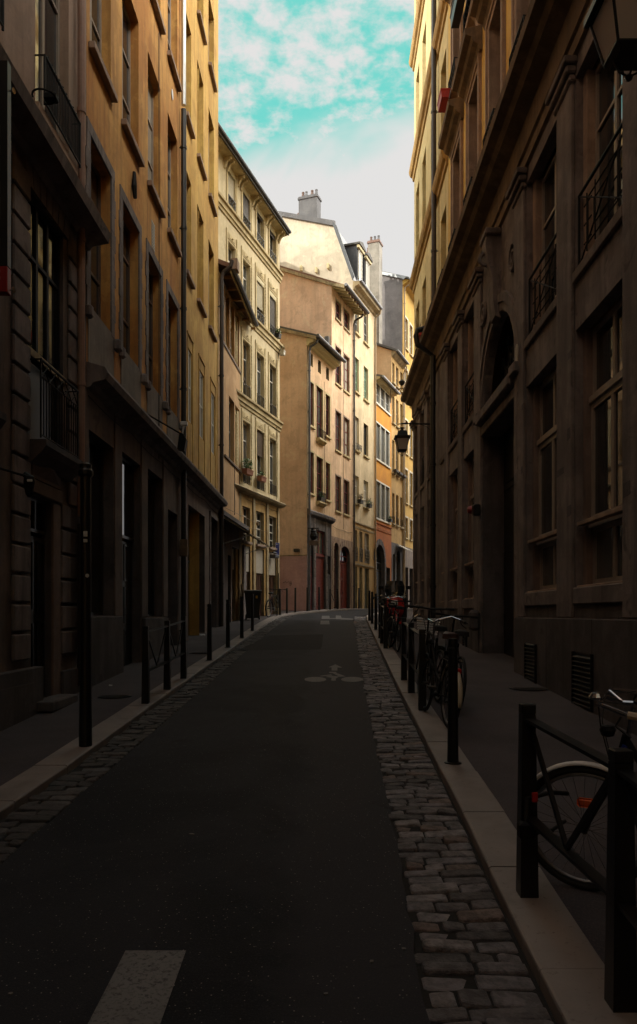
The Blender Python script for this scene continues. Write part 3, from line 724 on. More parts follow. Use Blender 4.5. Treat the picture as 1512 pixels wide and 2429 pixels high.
# rusticated piers: blocks proud of the wall, dark joints between
mb = L1.mb(); rr = random.Random(2)
for a_, b_ in ((S(24), S(66) - .0), (S(158), S(190)), (S(24) - 2.45, S(66) - 2.45), (S(140), S(190))):
    top = 4.9 if a_ < S(150) or True else 1.4
    z = -.55
    while z < 5.1:
        if a_ >= S(139) and a_ < S(150) and z > 1.2: break
        h = .335; mb.bbox(a_ + .01, b_ - .01, -.045, .0, z + .018, z + h - .018, .014); z += h
L1.put(mb, 'rusticated_pier', 'worn_stone')
mb = L1.mb()                                           # flat arch voussoirs over the window
for k in range(7):
    a_ = wx0 - .1 + (wx1 - wx0 + .2) * k / 7; b_ = wx0 - .1 + (wx1 - wx0 + .2) * (k + 1) / 7
    sl = (k - 3) * .03; mb.prism([(a_ + .008, 5.02), (b_ - .008, 5.02), (b_ + sl - .004, 5.34), (a_ + sl + .012, 5.34)], 'xz', -.04, .0)
L1.put(mb, 'window_lintel', 'brown_stone')
mb = L1.mb(); mb.bbox(0, S(84), -.10, .0, zlow, -.63, .012); mb.bbox(S(140), S(192), -.06, .0, zlow, -.75, .012)
mb.box(S(0) - .5, S(58), -.115, -.10, -1.28, -.80); L1.put(mb, 'plinth', 'granite_plinth')
cornice(L1, 0, L1.L, [(0, Cz - .05), (.05, Cz - .04), (.10, Cz + .02), (.33, Cz + .06), (.36, Cz + .20), (.33, Cz + .24), (0, Cz + .30)], 'worn_stone', 'string_course')
for k in (0, 1):
    d_ = -2.45 * k
    window(L1, wx0 + d_, wx1 + d_, 3.15, 5.02, .05, 'black_iron', 'glass_dark', mull=2, bars=(.62,), fw=.06, sill='grimy_trim', sp=.02)
    mb = L1.mb(); mb.box(wx0 + d_, wx1 + d_, .08, .12, 2.02, 3.05); L1.put(mb, 'window_panel', 'black_door')
    railing(L1, wx0 + d_ - .04, wx1 + d_ + .08, 2.06, 2.98, .17, style='cross', name='balcony_railing', sp=.085)
    mb = L1.mb(); mb.prism([(-.24, 2.04), (-.24, 1.97), (-.19, 1.90), (-.06, 1.78), (0, 1.76), (0, 2.04)], 'yz', wx0 + d_ - .06, wx1 + d_ + .12); L1.put(mb, 'balcony_slab', 'dark_stone')
    for z in (6.1, 10.0, 13.9, 17.8):
        window(L1, ux0 + d_, ux1 + d_, z, z + 2.7, .12, 'beige_frame', 'glass_grey' if k else 'glass_dark', mull=1, bars=(.75,), fw=.07)
        railing(L1, ux0 + d_ - .02, ux1 + d_ + .1, z + .02, z + .62, .12, style='scroll' if 0 else 'bars', name='balcony_railing', sp=.055, r=.011)
        mb = L1.mb(); mb.box(ux0 + d_ - .12, ux1 + d_ + .12, -.09, .0, z - .09, z - .0); mb.box(ux0 + d_ - .05, ux1 + d_ + .05, -.03, .0, z - .5, z - .3); L1.put(mb, 'sill', 'pink_cream_render')
        mb = L1.mb()
        for i in range(9): q = ux0 + d_ + (ux1 - ux0) * (i + .5) / 9; mb.lathe([(.0, 0), (.02, .01), (.0, .03)], (q, -.12, z + .64), 6)
        L1.put(mb, 'railing_finial', 'black_iron')
door(L1, S(72), S(122), zlow + .3, .95, 'black_door', .07, panels=4)
window(L1, S(72), S(122), 1.0, 1.42, .07, 'dark_frame', 'glass_dark', mull=1, fw=.04, name='fanlight')
mb = L1.mb(); mb.bbox(S(122), S(139), -.03, .02, zlow + .2, 1.42, .01); L1.put(mb, 'door_jamb', 'plaster_recess')
mb = L1.mb(); a_, b_ = S(70), S(141); mb.bbox(a_, b_, -.05, .0, 1.44, 1.60, .01)
mb.prism([(a_ + .02, 1.62), (b_ - .02, 1.62), (b_ - .02, 1.94), (a_ + .02, 1.94)], 'xz', -.03, .0)
cx = (a_ + b_) / 2; mb.add([(a_ + .08, -.031, 1.66), (b_ - .08, -.031, 1.66), (b_ - .08, -.031, 1.90), (a_ + .08, -.031, 1.90), (cx, -.10, 1.78)], [(0, 1, 4), (1, 2, 4), (2, 3, 4), (3, 0, 4)])
L1.put(mb, 'door_lintel', 'plaster_recess')
mb = L1.mb(); mb.bbox(S(68), S(135), -.28, .0, g(9.2) + KH - EYE, g(9.2) + KH - EYE + .12, .015); L1.put(mb, 'doorstep', 'granite_plinth')
# pink rainwater pipe on the party line
mb = L1.mb(); x = S(193, .09); mb.tube([(x, -.09, 26), (x, -.09, 1.35)], .052, 12)
for z in (9.0, 7.0, 5.2, 3.2): mb.tube([(x, -.09, z - .03), (x, -.09, z + .03)], .064, 12)
L1.put(mb, 'downpipe', 'pink_pipe')
pipe(L1, x, .09, 1.35, -1.0, .058, 'brown_pipe', collars=5)

# ---- L2 / L3: the long orange and ochre houses
def tall(name, label, Y0, Y1, top, m, cols, uprows, rev, extra=None, ztop=None):
    f = Fac(name, label, (LX(Y0), Y0), (LX(Y1), Y1)); return f
L2 = Fac('orange_house', 'tall house of patchy burnt orange render with stone framed first floor windows over dark shops', (LX(11.06), 11.06), (LX(18.5), 18.5))
S = L2.s
cols = [(S(213), S(263)), (S(290), S(329)), (S(351), S(381)), (S(398), S(421))]
RB, RA, RT, RU = (4.55, 7.08), (8.42, 10.98), (12.28, 14.84), (16.1, 18.6)
ops = [(a_, b_, r[0], r[1]) for a_, b_ in cols for r in (RB, RA, RT, RU)]
zl = -1.9
wall(L2, 0, L2.L, 3.45, 22.0, ops, ['orange_render', 'orange_render'], 'wall', .19)
gops = [(S(212), S(270), -.03, 2.72), (S(289), S(333), -1.0, 2.78), (S(350), S(385), -.06, 2.84), (S(398), S(421), -.85, 2.3)]
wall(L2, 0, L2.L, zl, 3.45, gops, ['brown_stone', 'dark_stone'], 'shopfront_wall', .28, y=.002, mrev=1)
shell(L2, 0, L2.L, zl, [(0, 22.0), (5, 23.4), (10, 22.0)], 'orange_render'); roof(L2, 0, L2.L, [(0, 22.0), (5, 23.4), (10, 22.0)], ov=.5)
cornice(L2, 0, L2.L, [(0, 3.30), (.06, 3.32), (.10, 3.38), (.28, 3.42), (.31, 3.52), (.27, 3.60), (0, 3.68)], 'worn_stone', 'shop_cornice')
for ci, (a_, b_) in enumerate(cols):
    for ri, r in enumerate((RB, RA, RT, RU)):
        if ri == 0:
            window(L2, a_, b_, r[0], r[1], .16, 'brown_frame', 'glass_dark', mull=1, bars=(.3, .75), fw=.06)
            surround(L2, a_, b_, r[0] - .05, r[1], 'worn_stone', .17, .018, seg=9, top=True)
            mb = L2.mb(); mb.box(a_ - .1, b_ + .14, -.012, .02, 3.7, r[0]); L2.put(mb, 'sill_panel', 'patch_cement')
            mb = L2.mb(); mb.bbox(b_ + .10, b_ + .26, -.13, .0, r[0] - .24, r[0] - .05, .03); mb.bbox(a_ - .24, a_ - .1, -.10, .0, r[0] - .24, r[0] - .05, .03); L2.put(mb, 'stone_corbel', 'worn_stone')
        else:
            window(L2, a_, b_, r[0], r[1], .15, 'beige_frame', 'glass_curtain' if (ci + ri) % 3 == 0 else 'glass_dark', mull=1, bars=(.33, .66), fw=.06, sill='window_stone', sp=.10, sillh=.10)
# shop windows
for a_, b_, z0, z1 in (gops[0], gops[2]):
    window(L2, a_, b_, z0, z1, .17, 'dark_frame', 'glass_shop', mull=0, fw=.05, name='shop_window', y=.002)
window(L2, gops[1][0], gops[1][1], 1.35, gops[1][3], .12, 'dark_frame', 'glass_shop', mull=0, fw=.05, name='fanlight', y=.002)
door(L2, gops[1][0], gops[1][1], -1.0, 1.3, 'black_door', .14, panels=3)
window(L2, gops[3][0], gops[3][1], 1.5, gops[3][3], .26, 'brown_frame', 'glass_dark', mull=0, fw=.05, name='fanlight', y=.002)
door(L2, gops[3][0], gops[3][1], -.85, 1.45, 'black_door', .24, panels=4)
mb = L2.mb(); mb.bbox(0, S(284), -.07, .0, zl, -.04, .015); mb.bbox(S(337), S(393), -.07, .0, zl, -.08, .015); L2.put(mb, 'plinth', 'granite_plinth')
mb = L2.mb(); mb.bbox(S(286), S(336), -.25, .06, zl, -.98, .02); L2.put(mb, 'doorstep', 'window_stone')
mb = L2.mb(); mb.bbox(S(271), S(288), -.02, .002, -.04, 3.28, .01); mb.bbox(S(334), S(349), -.02, .002, -.06, 3.28, .01); mb.bbox(S(386), S(397), -.02, .002, -.06, 3.28, .01); L2.put(mb, 'shop_pilaster', 'brown_stone')
# a cut-off vent grille, small oval plaque
mb = L2.mb(); xg = S(362.5)
for i in range(9): mb.box(xg - .12, xg + .12, -.018, -.004, 7.30 + i * .062, 7.30 + i * .062 + .02)
for i in range(7): mb.box(xg - .12 + i * .038, xg - .11 + i * .038, -.012, -.002, 7.29, 7.84)
L2.put(mb, 'vent_grille', 'white_paint')
mb = L2.mb(); mb.lathe([(.0, 0), (.085, .002), (.085, .01)], n=18); o = L2.put(mb, 'oval_plaque', 'white_plastic'); 
for v_ in o.data.vertices: x_, y_, z_ = v_.co; v_.co = (S(407.5) + x_, -.012 - (z_ - L2.off), L2.e(407, 222) + L2.off + y_ * 1.3)
mb = L2.mb(); mb.tube([(S(312), -.05, 7.9), (S(312), -.05, 7.65), (S(313), -.06, 7.45)], [.03, .05, .035], 8); L2.put(mb, 'wall_bracket', 'black_iron')

L3 = Fac('ochre_house', 'tall house of yellower ochre render between the dark downpipe and the small tiled house', (LX(18.52), 18.52), (LX(24.12), 24.12))
S = L3.s
cols3 = [(S(439.5), S(454)), (S(468), S(483)), (S(495), S(508))]
lo3 = [(S(445), S(456)), (S(472), S(484)), (S(500), S(510))]
ops = [(a_, b_, r[0], r[1]) for a_, b_ in cols3 for r in (RA, RT, (16.1, 18.2))] + [(a_, b_, 4.86, 6.68) for a_, b_ in lo3]
wall(L3, 0, L3.L, 3.45, 18.6, ops, ['ochre_render', 'orange_render'], 'wall', .17)
gops = [(S(447), S(486), -.78, 2.75), (S(499), S(515), -.6, 2.9)]
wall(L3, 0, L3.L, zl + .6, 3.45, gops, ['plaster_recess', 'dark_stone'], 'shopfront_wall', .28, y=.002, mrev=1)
XT = S(473)                                        # the far bay rises higher than the near one
wall(L3, XT, L3.L, 18.6, 20.5, [], ['ochre_render'], 'upper_wall', .17)
shell(L3, 0, XT, zl + .6, [(0, 18.6), (5, 20.4), (10, 18.6)], 'ochre_render'); roof(L3, 0, XT, [(0, 18.6), (5, 20.4), (10, 18.6)], ov=.1)
shell(L3, XT, L3.L, zl + .6, [(0, 20.5), (5, 22), (10, 20.5)], 'ochre_render'); roof(L3, XT, L3.L, [(0, 20.5), (5, 22), (10, 20.5)], ov=.4)
cornice(L3, 0, L3.L, [(0, 3.30), (.06, 3.32), (.10, 3.38), (.28, 3.42), (.31, 3.52), (.27, 3.60), (0, 3.68)], 'worn_stone', 'shop_cornice')
for ci, (a_, b_) in enumerate(cols3):
    for ri, r in enumerate((RA, RT, (16.1, 18.2)) ):
        window(L3, a_, b_, r[0], r[1], .15, 'beige_frame', 'glass_dark', mull=1, bars=(.33, .66), fw=.05, sill='window_stone', sp=.10)
for a_, b_ in lo3:
    window(L3, a_, b_, 4.86, 6.68, .03, 'white_paint', 'glass_curtain', mull=1, bars=(.5,), fw=.06)  # pale curtain glass used here to paint in the sky's reflection
    mb = L3.mb(); mb.box(a_ - .1, b_ + .1, -.03, .0, 6.98, 7.03); mb.box(a_ - .09, a_ - .03, -.02, .0, 3.7, 6.98); mb.box(b_ + .03, b_ + .09, -.02, .0, 3.7, 6.98); L3.put(mb, 'render_frame', 'ochre_render')
x0_, x1_ = gops[0][0], gops[0][1]
window(L3, x0_, x1_, -.78, 2.75, .24, 'dark_frame', 'glass_shop', mull=1, bars=(.62,), fw=.06, name='shop_window', y=.002)
door(L3, gops[1][0], gops[1][1], -.6, 2.0, 'brown_door', .22, panels=3)
window(L3, gops[1][0], gops[1][1], 2.05, 2.9, .22, 'dark_frame', 'glass_dark', mull=0, name='fanlight', y=.002)
surround(L3, gops[1][0], gops[1][1], -.6, 2.9, 'worn_stone', .14, .03, seg=7)
mb = L3.mb(); mb.bbox(x0_ - .02, x1_ + .05, -.26, .05, -1.6, -.80, .02); L3.put(mb, 'doorstep', 'window_stone')
# downpipes: zinc above, painted dark below
xp = L3.s(436, .10)
mb = L3.mb(); mb.tube([(xp, -.10, 18.4), (xp, -.10, 12.0)], .055, 10); o = L3.put(mb, 'upper_downpipe', 'silver_pipe')
pipe(L3, xp, .10, 12.0, -.9, .062, 'black_pipe', collars=1.9)
mb = L3.mb(); mb.bbox(xp - .09, xp + .09, -.20, -.02, 1.35, 1.75, .01); L3.put(mb, 'pipe_collar', 'brown_cornice')
# security camera arm over the shop cornice
t_ = thing('wall_floodlight', 'thin black arm with a floodlight standing out from the orange house over the shops', 'light', L2.world(S(0) * 0 + L2.s(333), .02, 4.05))
p0 = L2.world(L2.s(333), .0, L2.e(333, 973)); p1 = Vector((-2.75, 15.4, L2.e(333, 973) + EYE - .18)); t_.location = p0
mb = MB(); mb.tube([(0, 0, 0), tuple(p1 - p0)], .018, 6); mb.lathe([(.05, -.03), (.05, .03)], (0, 0, 0), 10); mb.build('arm', 'black_iron', t_)
mb = MB(); q = p1 - p0; mb.prism([(q.x - .10, q.z - .30), (q.x + .04, q.z - .34), (q.x + .08, q.z - .10), (q.x, q.z + .02), (q.x - .06, q.z)], 'xz', q.y - .1, q.y + .1); mb.build('lamp_head', 'black_iron', t_)
mb = MB(); mb.tube([(q.x - .02, q.y, q.z), (q.x + .02, q.y, q.z + .22)], .02, 6); mb.bbox(q.x - .05, q.x + .09, q.y - .04, q.y + .04, q.z + .19, q.z + .27, .01); mb.build('camera_head', 'white_plastic', t_)

# ---- L4: the small tiled house with a timber loft
L4 = Fac('loft_house', 'low house with overhanging tiled roof, open timber loft and salmon wall over a dark awning', (LX(24.14), 24.14), (-2.83, 28.85))
S = L4.s; L_ = L4.L
lo = (.12, L_ - .25, 8.95, 10.75)
wops = [(S(543.5), S(556), 5.33, 7.46), (S(558), S(568.5), 5.35, 7.46)]
wall(L4, 0, L_, 3.2, 8.9, wops, ['salmon_render', 'orange_render'], 'wall', .16)
gops = [(S(535), S(548), -.3, 2.0), (S(551), S(572), -.35, 2.35)]
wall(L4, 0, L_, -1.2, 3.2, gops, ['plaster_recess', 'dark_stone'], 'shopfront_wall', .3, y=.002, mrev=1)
mb = L4.mb()                                          # wedge-shaped body between the two neighbours
b0 = (LX(24.14), 24.14); fr = lambda p: ((Vector(p) - L4.A).dot(L4.d), (Vector(p) - L4.A).dot(L4.inn))
bx = fr((-4.55, 24.16)); mb.add([(bx[0], bx[1], -1.2), (0.01, 0, -1.2), (.01, 0, 11.2), (bx[0], bx[1], 11.8)], [(0, 1, 2, 3)])
mb.add([(bx[0], bx[1], -1.2), (L_ - .01, .01, -1.2), (L_ - .01, .01, 11.1), (bx[0], bx[1], 11.8)], [(3, 2, 1, 0)])
mb.add([(L_ - .01, .0, 3.2), (L_ - .01, .5, 3.2), (L_ - .01, .5, 11.1), (L_ - .01, .0, 11.1)], [(0, 1, 2, 3)]); L4.put(mb, 'side_wall', 'salmon_render')
mb = L4.mb(); mb.prism([(-.42, 10.98), (.0, 11.15), (1.3, 11.75), (1.3, 11.90), (.0, 11.30), (-.42, 11.12)], 'yz', -.02, L_ + .02); L4.put(mb, 'roof', 'roof_tile')
gutter(L4, -.02, L_ + .05, .47, 11.0, 'dark_zinc', .085)
mb = L4.mb(); mb.box(-.05, .32, -.62, -.40, 10.95, 11.28); L4.put(mb, 'gutter_box', 'window_stone')
mb = L4.mb(); mb.box(0, L_, -.40, -.37, 10.86, 10.98); L4.put(mb, 'fascia', 'cream_trim')
mb = L4.mb(); mb.box(.1, L_ - .1, .45, .48, 8.9, 10.95); L4.put(mb, 'loft_back_wall', 'wood_gold')
mb = L4.mb()
for k in range(6): x = .1 + (L_ - .3) * k / 5; mb.box(x - .06, x + .06, -.01, .10, 8.95, 10.9)
mb.box(0, L_, -.02, .12, 8.88, 8.97); mb.box(0, L_, -.015, .11, 10.80, 10.92)
for k in range(6): x = .1 + (L_ - .3) * (k + .5) / 5; mb.box(x - .04, x + .04, -.40, .5, 10.90, 10.98)
L4.put(mb, 'timber_frame', 'wood_gold')
mb = L4.mb(); mb.box(.05, L_, -.03, -.012, 8.85, 8.93); mb.box(S(532), L_ - .02, -.05, .0, 5.2, 5.27); L4.put(mb, 'ledge', 'wood_dark')
mb = L4.mb(); mb.box(S(556) + .02, S(556) + .05, -.02, .0, 3.5, 5.2); mb.box(S(568) , S(568) + .03, -.02, .0, 3.9, 5.2); L4.put(mb, 'cable_duct', 'brown_pipe')
window(L4, *wops[0], .14, 'grey_frame', 'glass_grey', mull=1, bars=(.5,), fw=.05)
mb = L4.mb(); mb.box(wops[1][0], wops[1][1], .12, .15, wops[1][2], wops[1][3]); L4.put(mb, 'shutter', 'wood_gold')
for o_ in gops: door(L4, *o_, 'black_door', .26, panels=3)
mb = L4.mb(); mb.bbox(.0, S(534), -.10, .0, -1.2, 2.2, .02); mb.bbox(S(573), L_ - .02, -.10, .0, -1.0, 2.6, .02); L4.put(mb, 'stone_quoin', 'worn_stone')
mb = L4.mb(); mb.box(0, L_, -.18, .0, 3.16, 3.30); L4.put(mb, 'shop_cornice', 'dark_stone')
pipe(L4, L4.s(526, .12), .12, 10.75, -.4, .065, 'brown_pipe', head=.45, collars=2.2)
pipe(L4, L4.s(575, .10), .10, 1.2, -.9, .04, 'tan_pipe', collars=3)
# awning (a thing that hangs on the shop front)
t_ = thing('awning', 'folded black shop awning with pale poles on the low house left', 'awning', L4.world(L_ / 2, 0, 3.0), math.atan2(L4.d.y, L4.d.x))
mb = MB(); hl = L_ / 2 - .15
mb.add([(-hl, -.06, .10), (hl, -.06, .10), (hl, -.95, -.42), (-hl, -.95, -.42), (-hl, -.06, .06), (hl, -.06, .06), (hl, -.93, -.46), (-hl, -.93, -.46)], [(0, 3, 2, 1), (4, 5, 6, 7), (0, 1, 5, 4), (2, 3, 7, 6), (1, 2, 6, 5), (0, 4, 7, 3)])
mb.build('canopy', 'black_cloth', t_)
mb = MB(); mb.tube([(-hl, -.96, -.44), (hl + .1, -.96, -.44)], .03, 8); mb.build('front_bar', 'grimy_trim', t_)
mb = MB(); mb.tube([(-hl, -.08, .12), (hl + .1, -.08, .12)], .045, 8); mb.build('roller', 'grimy_trim', t_)
for x in (-hl + .3, hl): mb = MB(); mb.tube([(x, -.02, -.75), (x, -.95, -.45)], .018, 6); mb.build('arm', 'silver_pipe', t_)
mb = MB(); mb.tube([(-hl + .2, -.1, .45), (hl - .6, -.62, .35)], .012, 6); mb.tube([(hl - .9, -.1, .2), (hl + .25, -.85, .12)], .012, 6); mb.bbox(hl - .75, hl - .6, -.7, -.6, .25, .38, .02); mb.build('spotlight_rail', 'tan_pipe', t_)

# ---- L5: the cream house with moulded frames, iron rails and lambrequins
def L5X(Y): return .30 * Y - 11.29
L5 = Fac('cream_apartment_house', 'tall cream stone house with moulded window frames, scrolled iron rails and scalloped blind valances', (L5X(24.2), 24.2), (L5X(32.15), 32.15))
S = L5.s; L_ = L5.L
c5 = [(S(541), S(558)), (S(576), S(593)), (S(609), S(626)), (S(639.5), S(655))]
ee = lambda px, py: L5.e(px, py)
tops = [ee(609, 489), ee(609, 652), ee(609, 834), ee(609, 1018)]; bots = [ee(609, 579), ee(609, 763), ee(609, 962), ee(609, 1158)]
ops = [(a_, b_, z0, z1) for a_, b_ in c5 for z0, z1 in zip(bots, tops)]
etop = ee(660, 552)
bandz = ee(609, 1178)
wall(L5, 0, L_, bandz, etop, ops, ['cream_stone', 'cream_stone'], 'wall', .16)
gop = []
for a_, b_ in c5: gop += [(a_ - .03, b_ + .03, 2.72, 4.02), (a_ - .06, b_ + .06, -.2, 2.55)]
gop = [(a_, b_, z0, z1) for a_, b_, z0, z1 in gop]
wall(L5, 0, L_, -1.0, bandz, gop, ['sand_render', 'grimy_trim'], 'ground_floor_wall', .18, y=.002, mrev=1)
shell(L5, 0, L_, -1.0, [(0, etop), (4, etop + 1.6), (8, etop)], 'cream_stone'); roof(L5, 0, L_, [(0, etop + .12), (4, etop + 1.7), (8, etop + .1)], 'grey_roof', ov=.42, ox1=.12)
gutter(L5, 0, L_ + .12, .42, etop + .12, 'dark_zinc', .07)
cornice(L5, 0, L_ + .1, [(0, etop - .10), (.06, etop - .06), (.30, etop - .02), (.34, etop + .05), (.36, etop + .09), (0, etop + .11)], 'cream_trim')
for i, zb_ in enumerate(bots[:3]):                     # moulded string courses below each row
    cornice(L5, 0, L_ + .05, [(0, zb_ - .42), (.04, zb_ - .40), (.05, zb_ - .30), (.09, zb_ - .28), (.10, zb_ - .12), (.16, zb_ - .10), (.17, zb_ - .03), (0, zb_ - .01)], 'cream_trim', 'string_course')
cornice(L5, 0, L_ + .12, [(0, bandz - .10), (.20, bandz - .04), (.26, bandz + .04), (.22, bandz + .09), (0, bandz + .14)], 'grimy_trim')
for ci, (a_, b_) in enumerate(c5):
    for ri, (z0, z1) in enumerate(zip(bots, tops)):
        pane = 'glass_dark' if (ci + ri) % 2 else 'glass_grey'
        window(L5, a_, b_, z0, z1, .13, 'white_paint', pane, mull=1, bars=(.33,) if ri == 0 else (.28, .72), fw=.045)
        railing(L5, a_ + .005, b_ - .005, z0 + .01, z0 + (.48 if ri < 3 else .42), .02, 'grey_iron', 'scroll' if ri < 2 else 'bars', 'window_railing', .17 if ri < 2 else .07, .010)
        # pilaster strips and panel over the window
        mb = L5.mb()
        tp = (z1 + (.42 if ri else .18))
        for x in (a_, b_):
            sg = -1 if x == a_ else 1
            mb.box(x + sg * .015, x + sg * .075, -.02, .0, z0, z1 + .02); mb.box(x + sg * .10, x + sg * .16, -.032, .0, z0, tp)
        if ri:
            mb.box(a_ - .09, b_ + .09, -.024, .0, z1 + .021, z1 + .07); mb.box(a_ + .0, b_ - .0, -.018, .0, z1 + .12, z1 + .34); mb.box(a_ + .09, b_ - .09, -.03, -.018, z1 + .17, z1 + .29)
            mb.lathe([(.0, 0), (.05, .0), (.035, .03)], ((a_ + b_) / 2, -.03, z1 + .22), 6)
            k_ = 0; zz_ = z0 + .1
            while zz_ < z1: mb.box(b_ + .115, b_ + .145, -.042, -.032, zz_, zz_ + .06); zz_ += .13
        L5.put(mb, 'window_surround', 'cream_trim')
        blind = {(0, 0): .62, (1, 0): .62, (2, 0): .16, (3, 0): .2, (2, 1): .62, (3, 1): .78, (1, 1): 0, (2, 3): .42}.get((ci, ri), 0)
        if ri == 0 or (ri == 1 and ci in (2, 3)):      # scalloped valance
            mb = L5.mb(); n = 9; mb.box(a_, b_, -.012, .0, z1 - .11, z1 + .0)
            for k in range(n):
                p, q = a_ + (b_ - a_) * k / n, a_ + (b_ - a_) * (k + 1) / n
                mb.prism([(p + .003, z1 - .112), (q - .003, z1 - .112), (q - .012, z1 - .17), ((p + q) / 2, z1 - .19), (p + .012, z1 - .17)], 'xz', -.010, -.001)
            L5.put(mb, 'valance', 'lambrequin')
        if blind:
            mb = L5.mb(); zb_ = z1 - (z1 - z0) * blind; n = int((z1 - zb_) / (.055 if ri == 0 else .04))
            for k in range(n): z = zb_ + k * (z1 - zb_) / n; mb.box(a_ + .012, b_ - .012, .04, .05, z, z + (z1 - zb_) / n - .016); 
            mb.box(a_ + .012, b_ - .012, .052, .056, zb_, z1)
            L5.put(mb, 'blind', 'wood_dark' if ri == 3 else ('blind_cream' if (ci, ri) in ((0, 0), (2, 1)) else 'blind_wood'))
for ci in range(5):                                    # paired brackets under the eaves
    xs_ = [c5[0][0] - .2] + [ (c5[i][1] + c5[i + 1][0]) / 2 for i in range(3)] + [c5[3][1] + .17]
    for dx_ in (-.13, .13):
        x = xs_[ci] + dx_; mb = L5.mb()
        mb.prism([(0, etop - .42), (-.05, etop - .40), (-.09, etop - .30), (-.14, etop - .20), (-.27, etop - .13), (-.28, etop - .06), (0, etop - .06)], 'yz', x - .055, x + .055); L5.put(mb, 'eaves_bracket', 'cream_trim')
for a_, b_ in c5:
    window(L5, a_ - .03, b_ + .03, 2.72, 4.02, .14, 'white_paint', 'glass_dark', mull=1, bars=(.25, .5, .75), fw=.04, sill='window_stone', y=.002)
    mb = L5.mb(); mb.box(a_ - .06, b_ + .06, .06, .09, 1.6, 2.55); L5.put(mb, 'shop_panel', 'white_board')
    door(L5, a_ - .06, b_ + .06, -.2, 1.58, 'brown_door', .10, panels=2, y=.002)
mb = L5.mb()
for ci in range(5):
    x = [c5[0][0] - .22] + [(c5[i][1] + c5[i + 1][0]) / 2 for i in range(3)] + [c5[3][1] + .2]
    mb.bbox(x[ci] - .10, x[ci] + .10, -.06, .0, -.9, bandz - .12, .01); mb.bbox(x[ci] - .13, x[ci] + .13, -.09, .0, -.9, .25, .01)
L5.put(mb, 'shop_pilaster', 'grimy_trim')
mb = L5.mb(); x = c5[3][0] + .2; mb.bbox(x - .25, x + .22, -.28, -.02, 2.28, 2.42, .02); mb.tube([(x - .2, -.15, 2.5), (x + .2, -.15, 2.5)], .04, 6); L5.put(mb, 'shop_lamp', 'dark_zinc')
mb = L5.mb(); mb.tube([(c5[3][1] + .1, -.08, 1.7), (c5[3][1] + .1, -.08, -.5)], .02, 5); L5.put(mb, 'cable_duct', 'brown_pipe')
chimney(L5, 1.2, 1.75, .9, 1.3, etop, etop + 1.6, 'grey_cement', [(1.35, 1.1), (1.6, 1.1)])
mb = L5.mb(); mb.tube([(7.2, 2.3, etop + .9), (7.2, 2.3, etop + 2.35)], .012, 5)
for z, h in ((2.3, .12), (2.1, .09), (1.95, .07)): mb.tube([(7.2 - h, 2.3, etop + z), (7.2 + h, 2.3, etop + z)], .012, 4)
L5.put(mb, 'antenna', 'grey_iron')

# flower boxes on the cream house
def planter(fc, x, n, e, L_=.5, mpot='terracotta', leaf=('leaf_bright', 'leaf_green'), nleaf=120, h=.18, sp_=(.3, .14, .16), label='', dry=False, lift=.1, name='flower_box'):
    p = fc.world(x, n, e); t_ = thing(name, label, 'planter', p, math.atan2(fc.d.y, fc.d.x))
    mb = MB(); mb.prism([(-.09, 0), (.09, 0), (.11, h), (-.11, h)], 'yz', -L_ / 2, L_ / 2); mb.box(-L_ / 2 - .01, L_ / 2 + .01, -.12, .12, h - .03, h + .005); mb.build('box', mpot, t_)
    mb = MB(); mb.box(-L_ / 2 + .02, L_ / 2 - .02, -.09, .09, h + .006, h + .012); mb.build('soil', 'soil', t_)
    mb = MB()
    if dry:
        for k in range(26):
            a_ = random.uniform(0, 6.28); r_ = random.uniform(.05, .3); x_ = random.uniform(-L_ / 2, L_ / 2)
            mb.tube([(x_, 0, h), (x_ + r_ * .4 * math.cos(a_), r_ * .3 * math.sin(a_), h + r_), (x_ + r_ * math.cos(a_), r_ * .6 * math.sin(a_), h + r_ * random.uniform(1.3, 2.2))], .004, 3)
        mb.build('stems', 'dry_stems', t_)
    else:
        foliage(mb, (0, 0, h + lift), sp_[0], sp_[1], sp_[2], nleaf, .085, (0, 1)); mb.build('leaves', list(leaf), t_)
    return t_
planter(L5, L5.s(588, .2), .2, ee(588, 1132), .62, label='terracotta box with tall green plant on the left first floor rail of the cream house', nleaf=260, sp_=(.32, .14, .24), lift=.2)
planter(L5, L5.s(621, .2), .2, ee(621, 1148), .5, label='terracotta box with a little greenery on the second first floor rail of the cream house', nleaf=60, sp_=(.12, .1, .1))
planter(L5, c5[3][1] - .05, .1, bots[1] + .1, .25, 'bin_green', label='dark pot of green leaves at the end of a rail on the cream house', nleaf=90, sp_=(.14, .1, .12), name='flower_pot')
planter(L5, L_ - .12, .16, bots[1] - .48, .2, 'white_paint', label='white pot with a wiry plant hung on the corner of the cream house', nleaf=50, sp_=(.14, .12, .1), name='flower_pot', leaf=('leaf_olive', 'dry_stems'))

# ================================================================== THE ROW ACROSS THE BEND
def FX(Y): return -.52 + .38 * (Y - 34.9)
def row_house(name, label, Y0, Y1, top, m):
    return Fac(name, label, (FX(Y0), Y0), (FX(Y1), Y1))
ZL = -.4
